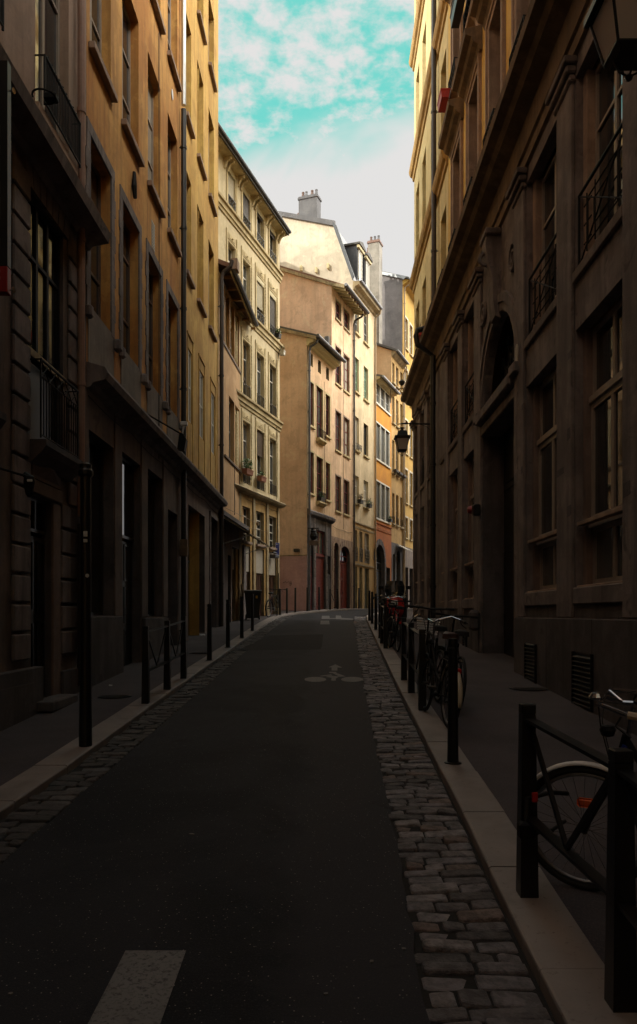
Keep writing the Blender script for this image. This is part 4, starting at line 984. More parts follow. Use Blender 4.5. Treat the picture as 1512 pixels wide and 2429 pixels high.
# ---- F1
F1 = row_house('corner_house', 'low peach corner house with a tan gable, pink painted base and red window frames', 34.9, 38.0, 0, 0)
S = F1.s; L_ = F1.L
c1 = [(S(734.5), S(744.5)), (S(751), S(766)), (S(772.6), S(783))]
ops = [(a_, b_, 11.55, 12.15) for a_, b_ in ((S(734.6), S(742.5)), (S(755), S(762)), (S(774), S(781)))]
r1 = [(8.75, 10.8), (8.35, 10.85), (8.75, 10.8)]; r2 = [(5.6, 7.55), (5.35, 7.5), (5.6, 7.45)]
ops += [(c[0], c[1], r[0], r[1]) for c, r in zip(c1, r1)] + [(c[0], c[1], r[0], r[1]) for c, r in zip(c1, r2)]
wall(F1, 0, L_, 4.62, 12.75, ops, ['peach_render', 'grimy_trim'], 'wall', .14, mrev=1)
gop = [(S(734), S(744), .05, 4.0), (S(750), S(772), .05, 4.0), (S(777), S(784), 1.95, 2.85)]
wall(F1, 0, L_, ZL, 4.62, gop, ['dark_stone', 'dark_stone'], 'stone_ground_wall', .16, y=.002)
shell(F1, 0, L_, ZL, [(0, 12.78), (4, 14.15), (8, 12.8)], 'tan_gable'); roof(F1, 0, L_, [(0, 12.82), (4, 14.2), (8, 12.85)], 'grey_roof', ov=.55, ox0=.16, ox1=.35, th=.10)
gutter(F1, -.16, L_ + .35, .58, 12.68, 'dark_zinc', .08)
mb = F1.mb(); mb.prism([(-.50, 12.50), (0, 12.70), (4, 14.05), (4, 14.2), (0, 12.83), (-.50, 12.66)], 'yz', -.17, -.13); F1.put(mb, 'verge_board', 'grimy_trim')
cornice(F1, -.1, L_ + .3, [(0, 12.30), (.10, 12.34), (.14, 12.42), (.32, 12.46), (.36, 12.62), (0, 12.66)], 'lambrequin', 'eaves_moulding')
mb = F1.mb(); mb.box(-.012, -.0, .0, 3.2, ZL, 2.68); F1.put(mb, 'painted_base', 'pink_base_paint')
mb = F1.mb(); mb.box(-.03, -.0, .0, 3.2, 2.68, 2.72); mb.box(-.02, .10, -.006, .0, 4.6, 12.3); F1.put(mb, 'edge_band', 'grimy_trim')
mb = F1.mb()                                          # a scrawl on the pink base
pts = [(-.02, 1.55 - .0, 1.45), (-.02, 1.42, 1.50), (-.02, 1.36, 1.43), (-.02, 1.30, 1.49), (-.02, 1.22, 1.46), (-.02, 1.15, 1.50), (-.02, 1.12, 1.36), (-.02, 1.2, 1.30), (-.02, 1.26, 1.38), (-.02, 1.12, 1.42)]
mb.tube([(a_, b_ - .35, c_) for a_, b_, c_ in pts], .010, 4); F1.put(mb, 'wall_scrawl', 'dark_frame')
mb = F1.mb(); mb.bbox(-.22, -.01, .35, .6, 2.85, 3.0, .02); F1.put(mb, 'outside_tap', 'grey_iron')
for i, (c, ra, rb_) in enumerate(zip(c1, r1, r2)):
    for r in (ra, rb_):
        window(F1, c[0], c[1], r[0], r[1], .09, 'red_frame', random.choice(('glass_curtain', 'glass_dark', 'glass_grey')), mull=1, bars=(.33, .66), fw=.035, sill=None if i == 1 else 'cream_trim', bw=.014)
        surround(F1, c[0], c[1], r[0], r[1], 'cream_trim', .08, .012, seg=7)
        if i == 1:
            railing(F1, c[0] - .04, c[1] + .04, r[0] + .02, r[0] + .46, .14, 'black_iron', 'bars', 'window_railing', .07)
            mb = F1.mb(); mb.prism([(-.20, r[0] + .0), (-.20, r[0] - .07), (-.08, r[0] - .18), (0, r[0] - .2), (0, r[0])], 'yz', c[0] - .08, c[1] + .08); F1.put(mb, 'sill', 'cream_trim')
for a_, b_, z0, z1 in ops[:3]: window(F1, a_, b_, z0, z1, .09, 'dark_frame', 'glass_dark', mull=1, fw=.03)
cornice(F1, -.02, L_ + .12, [(0, 4.50), (.08, 4.55), (.16, 4.62), (.18, 4.74), (.10, 4.80), (0, 4.86)], 'dark_stone', 'shop_cornice')
window(F1, gop[1][0], gop[1][1], 2.85, 4.0, .10, 'red_frame', 'glass_grey', mull=1, fw=.06, name='fanlight', y=.002)
mb = F1.mb(); a_, b_ = gop[1][:2]; z = .05
while z < 2.75: mb.box(a_, b_, .09, .12, z, z + .062); z += .07
mb.box(a_, b_, .04, .09, 2.76, 2.85); F1.put(mb, 'roller_shutter', 'red_shutter')
door(F1, gop[0][0], gop[0][1], .05, 2.7, 'red_frame', .08, leaves=1, y=.002); window(F1, gop[0][0], gop[0][1], 2.75, 4.0, .10, 'dark_frame', 'glass_dark', mull=0, name='fanlight', y=.002)
window(F1, *gop[2], .10, 'dark_frame', 'glass_dark', mull=0, y=.002)
mb = F1.mb(); rr = random.Random(9)
for z in [ZL + .0 + k * .36 for k in range(14)]:
    if z > 4.3: break
    for a_, b_ in ((S(773), S(777) - .01), (S(784) + .01, L_ - .05), (S(744.8), S(749.5))):
        mb.bbox(a_ + .01, b_ - .01, -.018 - rr.random() * .012, .0, z + .012, z + .345, .012)
F1.put(mb, 'stone_quoin', 'worn_stone')
pipe(F1, .05, .09, 12.2, -.2, .055, 'dark_zinc', head=.5, collars=1.9)
# ---- F2
F2 = row_house('pink_gable_house', 'peach house with a tall pink blank gable, red framed windows and two stone arches', 38.0, 41.2, 0, 0)
S = F2.s; L_ = F2.L
c2 = [(S(796.5), S(809)), (S(816), S(829))]
rows2 = [(15.05, 16.0), (11.75, 13.65), (8.35, 10.35), (5.25, 7.05)]
ops = [(a_, b_, z0, z1) for a_, b_ in c2 for z0, z1 in rows2]
wall(F2, 0, L_, 3.9, 16.5, ops, ['peach_yellow_render', 'grimy_trim'], 'wall', .13, mrev=1)
gop = [(S(793), S(803), .05, 3.62, .22), (S(807), S(830.5), .05, 3.55, .5)]
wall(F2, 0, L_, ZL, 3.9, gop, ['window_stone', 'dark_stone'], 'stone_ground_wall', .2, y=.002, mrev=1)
shell(F2, 0, L_, ZL, [(0, 16.52), (4, 18.25), (8, 16.6)], 'pink_gable'); roof(F2, 0, L_, [(0, 16.56), (4, 18.3), (8, 16.65)], 'roof_tile', ov=.75, ox0=.10, ox1=.3, th=.10)
gutter(F2, -.1, L_ + .3, .78, 16.35, 'dark_zinc', .08)
mb = F2.mb(); mb.prism([(-.70, 16.18), (0, 16.42), (4, 18.15), (4, 18.31), (0, 16.57), (-.70, 16.34)], 'yz', -.11, -.06); F2.put(mb, 'verge_board', 'grimy_trim')
for k in range(9):
    x = .1 + (L_ + .1) * k / 8; mb = F2.mb(); mb.prism([(-.68, 16.12), (.02, 16.38), (.02, 16.52), (-.68, 16.25)], 'yz', x - .045, x + .045); F2.put(mb, 'rafter', 'lambrequin')
for a_, b_ in c2:
    for i, (z0, z1) in enumerate(rows2):
        window(F2, a_, b_, z0, z1, .09, 'red_frame', 'glass_dark' if i == 0 else random.choice(('glass_curtain', 'glass_dark', 'glass_grey')), mull=1, bars=(.33, .66) if i else (.5,), fw=.035, sill='cream_trim' if i else 'grimy_trim', bw=.014, sp=.07)
        surround(F2, a_, b_, z0, z1, 'window_stone' if i else 'grimy_trim', .07, .012, seg=5)
mb = F2.mb(); mb.bbox(-.16, -.0, .1, .34, 13.5, 13.9, .03); F2.put(mb, 'flue_hood', 'grey_cement')
window(F2, *gop[0][:4], .16, 'red_frame', 'glass_dark', mull=0, bars=(.7,), fw=.05, y=.002, rise=.22, name='arched_window')
door(F2, gop[1][0], gop[1][1], .05, 2.7, 'red_shutter', .16, panels=3, y=.002)
window(F2, gop[1][0], gop[1][1], 2.75, 3.55, .16, 'red_frame', 'glass_dark', mull=1, fw=.04, y=.002, rise=.5, name='fanlight')
for a_, b_, z0, z1, ri in gop:                        # rough voussoirs
    mb = F2.mb(); cx, hw = (a_ + b_) / 2, (b_ - a_) / 2; n = 9 if ri > .3 else 7
    for k in range(n):
        t0_, t1_ = math.pi * k / n + .02, math.pi * (k + 1) / n - .02; ro = 1 + .28 * (1 if k % 2 else .8) / max(hw, .3)
        mb.prism([(cx - hw * math.cos(t0_), z1 - ri + ri * math.sin(t0_)), (cx - hw * math.cos(t1_), z1 - ri + ri * math.sin(t1_)),
                  (cx - hw * ro * math.cos(t1_), z1 - ri + (ri + .3) * math.sin(t1_)), (cx - hw * ro * math.cos(t0_), z1 - ri + (ri + .3) * math.sin(t0_))], 'xz', -.02, .0)
    F2.put(mb, 'arch_surround', 'window_stone')
mb = F2.mb(); rr = random.Random(4)
for k in range(11):
    for a_, b_ in ((.12, S(792.5)), (S(803.5), S(806.5)), (S(831.5), L_ - .16)): mb.bbox(a_, b_, -.016 - rr.random() * .01, .0, ZL + k * .36 + .012, ZL + k * .36 + .345, .012)
F2.put(mb, 'stone_quoin', 'window_stone')
pipe(F2, L_ - .07, .09, 15.8, -.2, .055, 'brown_pipe', head=.6, collars=1.9)
# ---- F3
F3 = row_house('mansard_house', 'cream house with a pale blank gable, steep zinc mansard and two dormers', 41.2, 45.0, 0, 0)
S = F3.s; L_ = F3.L
c3 = [(S(842.5), S(852)), (S(863), S(874))]
rows3 = [(15.45, 17.3), (12.2, 14.1), (9.0, 10.85), (6.05, 7.6)]
ops = [(a_, b_, z0, z1) for a_, b_ in c3 for z0, z1 in rows3]
wall(F3, 0, L_, 5.0, 18.1, ops, ['cream_render', 'cream_render'], 'wall', .15)
c3b = [(S(842.5), S(848)), (S(853), S(860.5)), (S(865.5), S(876))]
gop = [(a_, b_, 2.9, 4.6) for a_, b_ in c3b] + [(a_, b_, .1, 2.6) for a_, b_ in c3b]
wall(F3, 0, L_, ZL, 5.0, gop, ['sand_render', 'grimy_trim'], 'ground_floor_wall', .14, y=.002, mrev=1)
prof = [(0, 18.1), (1.12, 21.3), (5, 22.7), (8.6, 21.2), (9.6, 18.2)]
shell(F3, 0, L_, ZL, prof, 'pale_gable', far='peach_pale_gable')
roof(F3, 0, L_, prof, 'dark_zinc', ov=.0, ox0=.12, ox1=.1, th=.09)
mb = F3.mb(); mb.prism([(-.02, 18.1), (.0, 18.1), (1.12, 21.28), (1.12, 21.44), (.90, 21.2), (-.10, 18.3)], 'yz', -.16, -.05); F3.put(mb, 'mansard_edge', 'slate_zinc')
mb = F3.mb(); mb.prism([(1.0, 21.20), (5, 22.62), (5, 22.86), (1.0, 21.48)], 'yz', -.14, .0); mb.prism([(5, 22.62), (8.6, 21.1), (8.6, 21.3), (5, 22.86)], 'yz', -.14, .0); F3.put(mb, 'verge_coping', 'grey_cement')
cornice(F3, -.02, L_ + .1, [(0, 17.62), (.08, 17.66), (.12, 17.78), (.34, 17.86), (.38, 18.02), (0, 18.08)], 'grimy_trim')
gutter(F3, -.05, L_ + .1, .42, 18.08, 'zinc', .07)
for k, (a_, b_) in enumerate(((1.05, 1.95), (2.45, 3.3))):
    mb = F3.mb(); mb.box(a_, b_, .10, 2.2, 18.5, 20.55); o = F3.put(mb, 'dormer', 'dark_zinc')
    mb = F3.mb(); mb.prism([(a_ - .12, 20.55), (b_ + .12, 20.55), (b_ + .12, 20.65), ((a_ + b_) / 2, 20.85), (a_ - .12, 20.65)], 'xz', -.10, 2.3); F3.put(mb, 'dormer_roof', 'grey_roof', o)
    mb = F3.mb(); mb.box(a_ - .06, b_ + .06, -.04, .098, 20.38, 20.54); F3.put(mb, 'dormer_cornice', 'lambrequin', o)
    window(F3, a_ + .12, b_ - .12, 18.75, 20.3, .04, 'white_paint', 'glass_curtain', mull=1, fw=.05, y=0, name='dormer_window')
mb = F3.mb()
for z in (19.4, ): pass
for y_, z_ in ((1.4, 19.05), (2.1, 18.95), (3.0, 19.2)): mb.bbox(-.20, -.0, y_ - .06, y_ + .06, z_ - .14, z_ + .16, .02)
F3.put(mb, 'gable_corbel', 'lambrequin')
kk = [('glass_dark', 'grey_frame'), ('glass_green', 'green_shutter'), ('glass_curtain', 'white_paint'), ('glass_curtain', 'white_paint')]
for ci, (a_, b_) in enumerate(c3):
    for i, (z0, z1) in enumerate(rows3):
        gl, fr_ = kk[i]
        if ci == 1 and i == 2: gl, fr_ = 'glass_dark', 'dark_frame'
        window(F3, a_, b_, z0, z1, .11, fr_, gl, mull=1, bars=(.33, .66) if i != 2 else (), fw=.045, sill='cream_trim', sp=.10)
        if i == 1:
            mb = F3.mb(); n = 12
            for k in range(n): z = z0 + .03 + (z1 - z0 - .06) * k / n; mb.box(a_ + .05, (a_ + b_) / 2, .09, .10, z, z + .05)
            F3.put(mb, 'shutter', 'green_shutter')
railing(F3, c3[0][0] - .1, c3[0][1] + .08, 9.0, 9.32, .14, 'brown_pipe', 'scroll', 'window_railing', .16, .008)
for a_, b_ in c3b:
    window(F3, a_, b_, 2.9, 4.6, .10, 'beige_frame', 'glass_curtain', mull=1, bars=(.6,), fw=.04, y=.002)
    railing(F3, a_ + .01, b_ - .01, 2.9, 3.65, .03, 'grey_iron', 'scroll', 'window_railing', .2, .009)
    door(F3, a_, b_, .1, 2.6, 'grey_green_door', .12, leaves=1, panels=3, y=.002)
for z_, p_ in ((5.0, .05), (4.72, .03), (2.70, .05)): mb = F3.mb(); mb.box(0, L_ - .05, -p_, .0, z_, z_ + .07); F3.put(mb, 'string_course', 'grimy_trim')
pipe(F3, L_ - .04, .08, 17.5, -.2, .05, 'tan_pipe', head=.4, collars=1.8)
chimney(F3, .15, .75, 2.15, 3.25, 21.6, 23.35, 'grey_cement', [(.45, 2.3), (.45, 2.55), (.45, 2.9), (.45, 3.1)], 'grey_cement', .11)
chimney(F3, .9, 1.25, 3.35, 3.6, 21.6, 22.9, 'brick_red', [(1.05, 3.45)], potr=.08)
planter(F3, (c3[0][0] + c3[0][1]) / 2, .2, rows3[3][0] + .02, .5, 'bin_green', ('leaf_rust', 'leaf_olive'), 160, label='window box of rusty reddish plants on the left first floor sill of the mansard house', sp_=(.28, .14, .22), lift=.12)
planter(F3, (c3[1][0] + c3[1][1]) / 2, .2, rows3[3][0] + .02, .5, 'bin_green', ('leaf_olive', 'leaf_green'), 170, label='window box of dark bushy plants on the right first floor sill of the mansard house', sp_=(.26, .15, .24), lift=.08)
planter(F1, (c1[1][0] + c1[1][1]) / 2, .08, r2[1][0] + .03, .5, 'dark_frame', ('leaf_green', 'leaf_green'), 150, label='dark green plant behind the iron rail of the low corner house first floor', sp_=(.28, .07, .18), lift=.1)
# ---- F4a
F4 = row_house('orange_narrow_house', 'narrow deep orange house with wide grey triple windows and a glazed attic', 45.0, 48.55, 0, 0)
S = F4.s; L_ = F4.L
tri = (S(892), S(924.5)); att = (S(890), S(925))
ops = [(tri[0], tri[1], 9.3, 11.45), (tri[0], tri[1], 5.75, 7.95), (att[0], att[1], 12.65, 13.8)]
wall(F4, 0, L_, 5.5, 14.1, ops, ['deep_orange_render', 'white_paint'], 'wall', .10, mrev=1)
gop = [(S(890), S(913), .1, 4.2, 1.05), (S(917), S(926), .1, 2.9)]
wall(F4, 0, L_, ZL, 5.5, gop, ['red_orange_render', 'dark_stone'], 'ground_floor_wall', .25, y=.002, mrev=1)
shell(F4, 0, L_, ZL, [(0, 14.1), (4, 15.2), (8, 14.1)], 'deep_orange_render'); roof(F4, 0, L_, [(0, 14.12), (4, 15.25), (8, 14.1)], 'grey_roof', ov=.5, ox1=.1)
gutter(F4, 0, L_ + .1, .52, 14.05, 'zinc', .07)
cornice(F4, 0, L_ + .05, [(0, 13.85), (.10, 13.88), (.34, 13.94), (.36, 14.06), (0, 14.10)], 'cream_trim')
def triple(z0, z1, x0, x1, rail=0, bars=(.3,)):
    w3 = (x1 - x0) / 3
    for k in range(3):
        window(F4, x0 + w3 * k + .04, x0 + w3 * (k + 1) - .04, z0 + .04, z1 - .04, .07, 'grey_frame', 'glass_grey', mull=1, bars=bars, fw=.04)
    mb = F4.mb()
    for k in range(4): c_ = x0 + w3 * k; mb.box(c_ - .05, c_ + .05, -.02, .10, z0, z1)
    mb.box(x0 - .06, x1 + .06, -.022, .11, z1, z1 + .09); mb.box(x0 - .1, x1 + .1, -.07, .11, z0 - .10, z0); F4.put(mb, 'window_surround', 'white_paint')
triple(9.3, 11.45, *tri, bars=()); triple(5.75, 7.95, *tri, bars=()); triple(12.65, 13.8, *att, bars=(.5,))
mb = F4.mb(); mb.box(0, L_, -.05, .0, 5.44, 5.52); F4.put(mb, 'string_course', 'red_orange_render'); mb = F4.mb(); mb.box(0, L_, -.03, .0, 5.05, 5.12); F4.put(mb, 'string_course', 'red_orange_render')
door(F4, gop[0][0], gop[0][1], .1, 2.6, 'black_door', .22, panels=3, y=.002); window(F4, gop[0][0], gop[0][1], 2.65, 4.2, .22, 'dark_frame', 'glass_dark', mull=1, y=.002, rise=1.05, name='fanlight')
door(F4, gop[1][0], gop[1][1], .1, 2.9, 'brown_door', .2, leaves=1, y=.002)
a_, b_ = gop[0][:2]; cx, hw = (a_ + b_) / 2, (b_ - a_) / 2; mb = F4.mb()
for k in range(11):
    t0_, t1_ = math.pi * k / 11 + .02, math.pi * (k + 1) / 11 - .02
    mb.prism([(cx - hw * math.cos(t0_), 3.15 + 1.05 * math.sin(t0_)), (cx - hw * math.cos(t1_), 3.15 + 1.05 * math.sin(t1_)), (cx - (hw + .3) * math.cos(t1_), 3.15 + 1.4 * math.sin(t1_)), (cx - (hw + .3) * math.cos(t0_), 3.15 + 1.4 * math.sin(t0_))], 'xz', -.02, .0)
mb.box(b_, b_ + .3, -.02, .0, ZL, 3.15); mb.box(a_ - .1, a_, -.02, .0, ZL, 3.15); F4.put(mb, 'arch_surround', 'dark_stone')
planter(F4, tri[1] - .25, .12, 5.78, .3, 'bin_green', nleaf=60, sp_=(.12, .1, .1), label='small green plant at the lower triple window of the narrow orange house')
# ---- F4b
F5 = row_house('sand_house', 'sandy house with a peach gable and tall roughcast chimney beyond the narrow orange house', 48.55, 51.2, 0, 0)
S = F5.s; L_ = F5.L
c5b = [(S(931), S(936.5)), (S(940), S(946)), (S(950), S(955))]
rows5 = [(14.9, 16.2), (12.3, 14.05), (9.1, 11.2), (5.8, 7.8)]
ops = [(a_, b_, z0, z1) for a_, b_ in c5b for z0, z1 in rows5]
wall(F5, 0, L_, 4.6, 16.85, ops, ['sand_render', 'sand_render'], 'wall', .14)
gop = [(S(933), S(938), .1, 3.9, .2), (S(941), S(951), .1, 4.2, .6)]
wall(F5, 0, L_, ZL, 4.6, gop, ['dark_stone', 'dark_stone'], 'ground_floor_wall', .2, y=.002)
shell(F5, 0, L_, ZL, [(0, 16.86), (3.5, 18.4), (8, 17)], 'peach_pale_gable'); roof(F5, 0, L_, [(0, 16.9), (3.5, 18.44), (8, 17.04)], 'grey_roof', ov=.4, ox0=.1)
cornice(F5, 0, L_ + .05, [(0, 16.5), (.08, 16.55), (.26, 16.7), (.28, 16.82), (0, 16.86)], 'grimy_trim'); gutter(F5, 0, L_ + .1, .4, 16.85, 'zinc', .06)
for a_, b_ in c5b:
    for i, (z0, z1) in enumerate(rows5):
        window(F5, a_, b_, z0, z1, .10, 'beige_frame', 'glass_dark' if i == 3 else 'glass_grey', mull=1, bars=(.5,), fw=.035, sill='grimy_trim', sp=.12)
        if i == 3: railing(F5, a_, b_, z0 + .01, z0 + .5, .02, 'grey_iron', 'bars')
        if i == 2: mb = F5.mb(); mb.bbox(a_ - .05, b_ + .05, -.3, -.06, z0 + .02, z0 + .18, .02); F5.put(mb, 'window_shelf', 'brown_pipe')
window(F5, *gop[0][:4], .16, 'dark_frame', 'glass_dark', mull=0, y=.002, rise=.2); door(F5, gop[1][0], gop[1][1], .1, 3.5, 'black_door', .2, y=.002)
mb = F5.mb(); mb.add([(S(940), -.05, 4.55), (L_, -.05, 4.55), (L_, -.7, 4.2), (S(940), -.7, 4.2), (S(940), -.05, 4.5), (L_, -.05, 4.5), (L_, -.69, 4.15), (S(940), -.69, 4.15)], [(0, 3, 2, 1), (4, 5, 6, 7), (0, 1, 5, 4), (2, 3, 7, 6), (1, 2, 6, 5), (0, 4, 7, 3)]); F5.put(mb, 'door_canopy', 'white_board')
pipe(F5, L_ - .05, .08, 16.2, -.2, .05, 'tan_pipe', head=.3, collars=1.9)
chimney(F5, .02, .75, .82, 1.58, 17.0, 24.15, 'pale_roughcast', [(.35, .95), (.35, 1.2), (.35, 1.45)], potr=.11)
chimney(F5, .5, 1.1, 1.62, 2.35, 17.0, 23.7, 'pale_roughcast', [(.8, 1.8), (.8, 2.1)], potr=.11)
# ---- F6
F6 = row_house('yellow_house', 'tall yellow house with a blank grey roughcast gable at the far end of the row', 51.2, 62.0, 0, 0)
S = F6.s; L_ = F6.L
c6 = [(S(961.5), S(968)), (S(972.5), S(979))] + [(S(979) + 1.6 + k * 2.1, S(979) + 2.6 + k * 2.1) for k in range(2)]
rows6 = [(18.2, 20.3), (14.6, 16.8), (11.0, 13.3), (7.6, 9.9), (5.2, 6.6)]
ops = [(a_, b_, z0, z1) for a_, b_ in c6 for z0, z1 in rows6]
wall(F6, 0, L_, 4.6, 22.6, ops, ['yellow_render', 'yellow_render'], 'wall', .15)
gop = [(S(961), S(969), .1, 3.2), (S(972), S(980), .1, 3.2)]
wall(F6, 0, L_, ZL, 4.6, gop, ['brown_stone', 'dark_stone'], 'ground_floor_wall', .2, y=.002, mrev=1)
shell(F6, 0, L_, ZL, [(0, 22.62), (4, 24.1), (8, 22.7)], 'grey_roughcast'); roof(F6, 0, L_, [(0, 22.66), (4, 24.14), (8, 22.74)], 'grey_roof', ov=.5, ox0=.12)
mb = F6.mb(); mb.prism([(-.1, 22.50), (0, 22.58), (4, 24.0), (4, 24.2), (0, 22.78), (-.3, 22.66)], 'yz', -.14, -.02); F6.put(mb, 'verge_board', 'zinc')
gutter(F6, 0, L_, .5, 22.55, 'zinc', .07); cornice(F6, 0, L_, [(0, 22.2), (.3, 22.35), (.45, 22.5), (0, 22.6)], 'yellow_render')
for a_, b_ in c6:
    for z0, z1 in rows6:
        window(F6, a_, b_, z0, z1, .11, 'white_paint', 'glass_grey', mull=1, bars=(.33, .66), fw=.04, sill='cream_trim'); surround(F6, a_, b_, z0, z1, 'pale_gable', .12, .012)
for o_ in gop: door(F6, *o_, 'black_door', .2, y=.002)
pipe(F6, .16, .1, 22, -.2, .05, 'tan_pipe', head=.5, collars=2)

# ================================================================== RIGHT SIDE
R2 = Fac('cream_corner_house', 'tall cream house with three plain string courses, right of the hanging lantern', (RX(28.8), 28.8), (RX(20.52), 20.52))
R1 = Fac('ochre_stone_house', 'nearest house on the right, with pilasters, arched door and ochre storeys with hooded windows', (RX(20.5), 20.5), (RX(-14), -14))
def giant(fc, bays, x0, x1, zbase, door_bay=None, lo_win=True):
    """ground and mezzanine behind giant pilasters"""
    ops = []
    for (a_, b_) in bays:
        a_, b_ = min(a_, b_), max(a_, b_)
        ops.append((a_, b_, 4.42, 6.98)); ops.append((a_, b_, .32, 3.68))
    if door_bay: a_, b_ = door_bay; ops.append((a_, b_, zbase, 5.65, 1.45))
    wall(fc, x0, x1, zbase, 7.9, ops, ['worn_stone', 'plaster_recess'], 'stone_wall', .17, y=.0, mrev=0)
    cornice(fc, x0, x1, [(0, 7.22), (.05, 7.24), (.05, 7.42), (.09, 7.44), (.09, 7.86), (.30, 7.93), (.36, 8.02), (.50, 8.06), (.52, 8.18), (.46, 8.24), (0, 8.34)], 'brown_cornice')
    for (a_, b_) in bays:
        a_, b_ = min(a_, b_), max(a_, b_)
        # upper light
        window(fc, a_ + .16, b_ - .16, 4.46, 6.95, .20, 'beige_frame', 'glass_dark', mull=1, bars=(.68,), fw=.07)
        mb = fc.mb(); mb.box(a_, a_ + .16, .10, .28, 4.42, 6.98); mb.box(b_ - .16, b_, .10, .28, 4.42, 6.98); fc.put(mb, 'window_jamb', 'window_stone')
        railing(fc, a_ + .02, b_ - .02, 4.46, 5.42, -.04, 'black_iron' if 1 else '', 'lattice', 'window_railing', .1, .012)
        mb = fc.mb(); mb.bbox(a_ - .0, b_ + .0, -.05, .12, 4.28, 4.44, .02); fc.put(mb, 'sill', 'brown_stone')
        mb = fc.mb(); mb.box(a_ + .04, b_ - .04, .04, .06, 3.70, 4.28); fc.put(mb, 'spandrel_panel', 'plaster_recess')
        # tall lower window with transoms
        if lo_win:
            mb = fc.mb(); mb.box(a_, a_ + .12, .10, .28, .32, 3.68); mb.box(b_ - .12, b_, .10, .28, .32, 3.68); fc.put(mb, 'window_jamb', 'plaster_recess')
            window(fc, a_ + .12, b_ - .12, 1.18, 2.70, .16, 'beige_frame', 'glass_dark', mull=1, fw=.08, sill='window_stone', sp=-.10, sillh=.05)
            window(fc, a_ + .12, b_ - .12, 2.76, 3.66, .18, 'beige_frame', 'glass_dark', mull=1, fw=.07, name='transom_window')
            window(fc, a_ + .12, b_ - .12, .36, 1.12, .18, 'beige_frame', 'glass_grey', mull=1, fw=.08, name='lower_window', sill='window_stone', sp=-.06, sillh=.05)
            mb = fc.mb(); mb.box(a_ + .12, b_ - .12, .13, .17, 2.70, 2.78); mb.box(a_ + .12, b_ - .12, .13, .17, 1.10, 1.20); fc.put(mb, 'transom', 'beige_frame')
        mb = fc.mb(); mb.bbox(a_ - .0, b_ + .0, -.04, .12, .12, .34, .015); fc.put(mb, 'window_ledge', 'worn_stone')
        mb = fc.mb(); mb.box(a_ + .02, b_ - .02, -.003, .02, -.05, .12); fc.put(mb, 'sunk_panel', 'dark_stone')
    # pilasters with stepped caps between the bays
    edges = sorted([min(a_, b_) for a_, b_ in bays] + [max(a_, b_) for a_, b_ in bays] + (list(door_bay) if door_bay else []))
    edges = [x0 + .02] + edges + [x1 - .02]
    for i in range(0, len(edges) - 1, 2):
        a_, b_ = edges[i], edges[i + 1]
        if b_ - a_ > 2.5 or b_ - a_ < .12: continue
        mb = fc.mb(); mb.bbox(a_ + .015, b_ - .015, -.055, .0, -.05, 6.98, .012)
        mb.bbox(a_ - .03, b_ + .03, -.09, .0, 6.93, 7.02, .02); mb.bbox(a_ - .06, b_ + .06, -.14, .0, 7.024, 7.12, .02); mb.bbox(a_ - .10, b_ + .10, -.18, .0, 7.124, 7.22, .015)
        fc.put(mb, 'pilaster', 'worn_stone')
S = R1.s
bays1 = [(S(1489), S(1366)), (S(1329), S(1250)), (S(1130), S(1101)), (S(1091), S(1067)), (S(1059), S(1047))]
wq = 1.70
bays1[0] = (S(1366), S(1366) + wq)
bays1 += [(S(1366) + 2.38 * k, S(1366) + 2.38 * k + wq) for k in (1, 2, 3)]
dx0, dx1 = S(1146), S(1227)
giant(R1, bays1, 0, R1.L, -3.5, (dx0, dx1))
S2 = R2.s
bays2 = [(S2(1010.5), S2(1016)), (S2(1003), S2(996))]
x = S2(1003); bays2 = [(S2(1016) - 1.35, S2(1016)), (S2(1003) - 1.25, S2(1003)), (S2(996) - 1.15, S2(996)), (S2(1035), S2(1028) )]
bays2 = [(.45, 1.55), (2.3, 3.5), (4.25, 5.5)]
giant(R2, bays2, 0, R2.L, -1.2)
mb = R2.mb(); mb.box(0, R2.L, -.07, .0, -1.2, -.06); R2.put(mb, 'plinth', 'granite_plinth')
mb = R1.mb()
for a_, b_ in ((0, dx0 - .05), (dx1 + .15, R1.L)):
    x = a_
    while x < b_ - .01:
        x2 = min(b_, x + 1.9); mb.bbox(x + .003, x2 - .003, -.085, .0, -3.5, -.06, .012); x = x2
R1.put(mb, 'plinth', 'granite_plinth')
for a_, b_, z0, z1 in ((S(1288), S(1262), -1.10, -.46), (S(1426), S(1378), -1.16, -.48), (S(1206) - 4.0, S(1206) - 3.6, -.85, -.45)):
    a_, b_ = min(a_, b_), max(a_, b_)
    mb = R1.mb(); mb.box(a_, b_, -.09, -.086, z0, z1); o = R1.put(mb, 'cellar_vent', 'black_door')
    mb = R1.mb(); z = z0 + .03
    while z < z1 - .02: mb.prism([(-.12, z), (-.088, z + .025), (-.088, z + .03), (-.12, z + .008)], 'yz', a_ + .02, b_ - .02); z += .058
    mb.box(a_, a_ + .02, -.12, -.088, z0, z1); mb.box(b_ - .02, b_, -.12, -.088, z0, z1); R1.put(mb, 'grille', 'black_iron', o)
